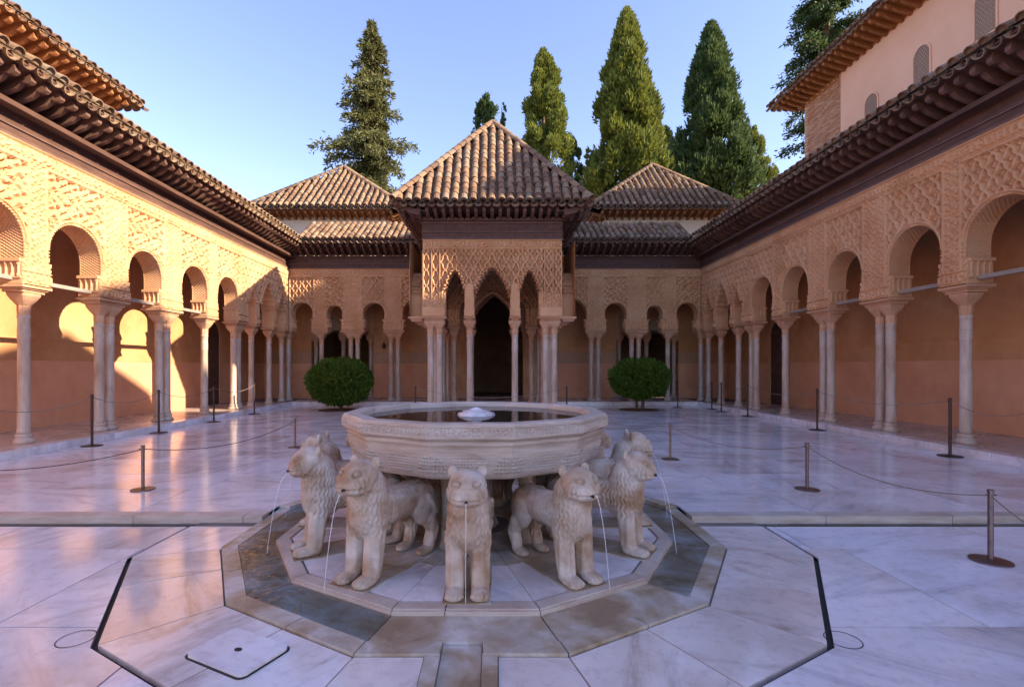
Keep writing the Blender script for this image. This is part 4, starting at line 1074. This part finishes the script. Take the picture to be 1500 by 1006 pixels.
# ------------------------------------------------------------------ plants
def leaves(P, D, length, width, curl=.0):
    """one bent leaf (two quads) for each position P with direction D"""
    n = len(P); D = D/np.linalg.norm(D, axis=1, keepdims=True)
    rnd = rng.normal(size=(n, 3)); Sd = np.cross(D, rnd); Sd /= np.linalg.norm(Sd, axis=1, keepdims=True)+1e-9
    Nn = np.cross(D, Sd); L = (length*rng.uniform(.6, 1.3, n))[:, None]; W = (width*rng.uniform(.7, 1.25, n))[:, None]
    a = P; b = P+D*L*.45+Sd*W*.5+Nn*W*.15; c = P+D*L-Nn*L*.12; d = P+D*L*.45-Sd*W*.5+Nn*W*.15
    V = np.stack([a, b, c, d], 1).reshape(-1, 3); i = np.arange(n)[:, None]*4
    return V, np.concatenate([i+[[0, 1, 2]], i+[[0, 2, 3]]], 1).reshape(-1, 3)
def cypress(x, y, ztop, zlow, rad, label, mat, ragged=.12, spread=1., n_cl=900, per=42, lean=0., peak=.62, gap=0., group='cypresses behind the court'):
    """flame-shaped crown of upright plumes"""
    t = thing('cypress_tree', label, 'tree', (x, y, 0), group)
    H = ztop-zlow
    npl = max(24, n_cl//11); ps = rng.uniform(0, 1, npl)**.85; pth = rng.uniform(0, 2*PI, npl); pi_ = rng.integers(0, npl, n_cl)
    g1, g2 = rng.normal(size=n_cl), rng.normal(size=n_cl); loc_r = np.maximum(.15, (1-ps[pi_])**.72)
    s = np.clip(ps[pi_]+g1*.030-.012, 0, 1); th = pth[pi_]+g2*.16/loc_r**.5
    bulge = 1.10-.10*(g1**2+g2**2)+rng.uniform(-.12, .12, npl)[pi_]
    prof = lambda s: rad*np.minimum(1, (1-s)**.72*1.25)*(.65+.35*np.minimum(1, s/.12))
    lump = 1+ragged*(np.sin(th*3+s*17)+np.sin(th*5-s*29+1.3)+.8*np.sin(th*2+s*9))
    rr = prof(s)*lump*np.clip(bulge, .3, 1.25)*np.sqrt(rng.uniform(.55, 1, n_cl))
    if gap: 
        keep = (np.sin(th*2+s*21)+np.sin(th*3-s*33)) > -gap; s, th, rr = s[keep], th[keep], rr[keep]
    C = np.stack([rr*np.cos(th)+lean*s, rr*np.sin(th), zlow+s*H], 1)
    csz = (.20+.24*(1-s))*rad*.36*spread*rng.uniform(.6, 1.35, len(s))
    m = len(C); K = per
    off = rng.normal(size=(m, K, 3)); off /= np.linalg.norm(off, axis=2, keepdims=True); off *= rng.uniform(.3, 1, (m, K, 1))**.5
    off *= csz[:, None, None]*np.array([1, 1, 1.75])
    P = (C[:, None, :]+off).reshape(-1, 3)
    outw = np.stack([np.cos(th), np.sin(th), np.zeros_like(th)], 1)
    D = (off/ (csz[:, None, None]) *.55 + outw[:, None, :]*.45+np.array([0, 0, 1.05])).reshape(-1, 3)+rng.normal(scale=.25, size=(m*K, 3))
    V, F = leaves(P, D, rad*.145*spread, rad*.06*spread)
    o = mesh_np('crown', V, F, mat, t)
    MB().tube([(0, 0, 0), (lean*.2, 0, zlow+H*.2), (lean*.6, 0, zlow+H*.6), (lean*.95, 0, zlow+H*.93)], [rad*.13, rad*.1, rad*.05, .02], 8).build('trunk', 'bark', t)
    return t
D0 = 34.
def at(px, py, D): return (px-725)/730*D, EYE+(537-py)/730*D
def cyp(px, ptop, plow, wpx, D, label, mat, **k):
    x, zt = at(px, ptop, D); _, zl = at(px, plow, D)
    return cypress(x, D, zt, zl, wpx/2/730*D, label, mat, **k)
cyp(918, 24, 330, 106, 33, 'tall broad cypress with bright sunlit side above the right hip roof apex', 'cypress_leaf', n_cl=1500, ragged=.07)
cyp(1042, 43, 330, 106, 36, 'tall dark cypress beside the broad bright one, towards the pink tower', 'cypress_dark_leaf', n_cl=1500, ragged=.08)
cyp(796, 80, 300, 82, 32, 'slender spiry cypress just right of the pavilion roof apex', 'cypress_leaf', ragged=.2, n_cl=900)
cyp(838, 205, 330, 50, 38, 'low dark cypress filling the gap behind the spiry one', 'cypress_dark_leaf', n_cl=500)
cyp(712, 140, 300, 62, 34, 'ragged cypress tip showing over the pavilion roof ridge', 'cypress_dark_leaf', ragged=.25, n_cl=420, gap=.6)
cyp(735, 146, 300, 34, 35, 'thin cypress tip beside the ragged tip over the pavilion', 'cypress_dark_leaf', ragged=.2, n_cl=220)
cyp(1106, 190, 330, 60, 37, 'small cypress at the foot of the dark one', 'cypress_leaf', ragged=.12, n_cl=420)
cyp(1131, 238, 320, 34, 40, 'lowest cypress tip beside the pink tower', 'cypress_leaf', ragged=.12, n_cl=250)
cyp(975, 190, 330, 60, 40, 'dark cypress mass between the two tall cypresses', 'cypress_dark_leaf', ragged=.1, n_cl=400)
# fir with layered drooping boughs
def fir(px, ptop, plow, D, label):
    x, zt = at(px, ptop, D); _, zl = at(px, plow, D); H = zt-zl
    t = thing('fir_tree', label, 'tree', (x, D, 0))
    Ps, Ds = [], []
    for b in range(250):
        s = rng.uniform(0, 1)**.9; z = zl+s*H
        L = (.10+2.75*(1-s)**.8)*rng.uniform(.28, 1.12)*(1.35 if rng.uniform() < .1 else 1)*(1+.25*math.sin(s*23))
        th = rng.uniform(0, 2*PI); d = np.array([math.cos(th), math.sin(th), 0]); sdv = np.array([-d[1], d[0], 0])
        n = int(150*(L/2)+40); tt = rng.uniform(.05, 1, n)
        p = d*(tt*L)[:, None]; p[:, 2] += z+.25*L*tt-.42*L*tt**2
        wdt = .32*L*(1-.6*tt)
        p += sdv*(rng.normal(size=n)*wdt*.5)[:, None]; p[:, 2] -= np.abs(rng.normal(size=n))*.22
        Ps.append(p); Ds.append(d*.5+np.array([0, 0, -.25])+rng.normal(scale=.55, size=(n, 3)))
    P = np.concatenate(Ps); Dd = np.concatenate(Ds)
    V, F = leaves(P, Dd, .30, .10)
    mesh_np('crown', V, F, 'fir_leaf', t)
    MB().tube([(0, 0, 0), (0, 0, zl+H*.5), (0, 0, zt)], [.32, .2, .02], 8).build('trunk', 'bark', t)
fir(545, 33, 310, 30, 'tall fir with drooping boughs above the left hip roof')
# feathery tree behind the pink tower
def feathery(x, y, z0, z1, label):
    t = thing('feathery_tree', label, 'tree', (x, y, 0)); Ps, Ds = [], []
    tw = MB()
    for b in range(130):
        s = rng.uniform(0, 1); z = z0+s*(z1-z0); th = rng.uniform(0, 2*PI); L = rng.uniform(.8, 2.3)*(1.1-.4*s); d = np.array([math.cos(th), math.sin(th), 0])
        n = 300; tt = rng.uniform(.1, 1, n)**.8
        p = d*(tt*L)[:, None]; p[:, 2] += z+.3*tt*L-.45*L*tt**2; p += rng.normal(scale=.13, size=(n, 3))
        Ps.append(p); Ds.append(d*.6+rng.normal(scale=.6, size=(n, 3))+np.array([0, 0, -.3]))
        tw.tube([(0, 0, z-.3), tuple(d*L*.5+np.array([0, 0, z+.04*L])), tuple(d*L*1.15+np.array([0, 0, z-.3*L]))], [.03, .018, .006], 5)
    V, F = leaves(np.concatenate(Ps), np.concatenate(Ds), .22, .08)
    mesh_np('crown', V, F, 'cypress_dark_leaf', t); tw.build('branches', 'bark', t)
    MB().tube([(0, 0, 0), (0, 0, z0+(z1-z0)*.5), (0, 0, z1)], [.3, .2, .03], 8).build('trunk', 'bark', t)
feathery(16.3, 24.5, 10.5, 22.5, 'feathery dark tree leaning out behind the pink tower eave')
def bush(x, y, w, h, zc, label, trunks):
    t = thing('orange_bush', label, 'bush', (x, y, ZR), 'clipped orange bushes'); n = 11000
    d = rng.normal(size=(n, 3)); d /= np.linalg.norm(d, axis=1, keepdims=True)
    k = (np.abs(d[:, 0])**2.25+np.abs(d[:, 1])**2.25+np.abs(d[:, 2])**2.25)**(-1/2.25)
    lump = 1+.035*np.sin(d[:, 0]*7+d[:, 2]*5)+.03*np.sin(d[:, 1]*9-d[:, 2]*6)
    rr = k*lump*rng.uniform(.72, 1.02, n)**.6
    P = d*rr[:, None]*np.array([w/2, w/2, h/2]); P[:, 2] = np.where(P[:, 2] < 0, P[:, 2]*.92, P[:, 2])+zc
    V, F = leaves(P, d*.7+rng.normal(scale=.6, size=(n, 3))+np.array([0, 0, .15]), .12, .06)
    mesh_np('crown', V, F, 'orange_leaf', t)
    core = MB()
    for tx in trunks: MB().tube([(tx, 0, 0), (tx*1.3, .02, zc-h*.35), (tx*2.2, 0, zc), (tx*3, .05, zc+h*.2)], [.055, .045, .04, .015], 8).build('trunk', 'bark', t)
    for k_ in range(14):
        a = rng.uniform(0, 2*PI); e = rng.uniform(-.2, .9); core.tube([(trunks[0], 0, zc-h*.25), (w*.36*math.cos(a), w*.36*math.sin(a), zc+e*h*.35)], [.025, .008], 5)
    core.build('branches', 'bark', t)
    bed = MB().lathe([(w*.36, -.01), (w*.36, .012), (w*.30, .02), (.02, .035)], 18).build('soil_bed', 'soil', t)
bush(-4.95, 15.9, 1.88, 1.46, .88, 'round clipped orange bush in front of the sunlit side of the end gallery', (.03,))
bush(4.62, 16.0, 1.74, 1.24, .98, 'flat topped clipped orange bush on two stems on the shaded side', (-.06, .12))
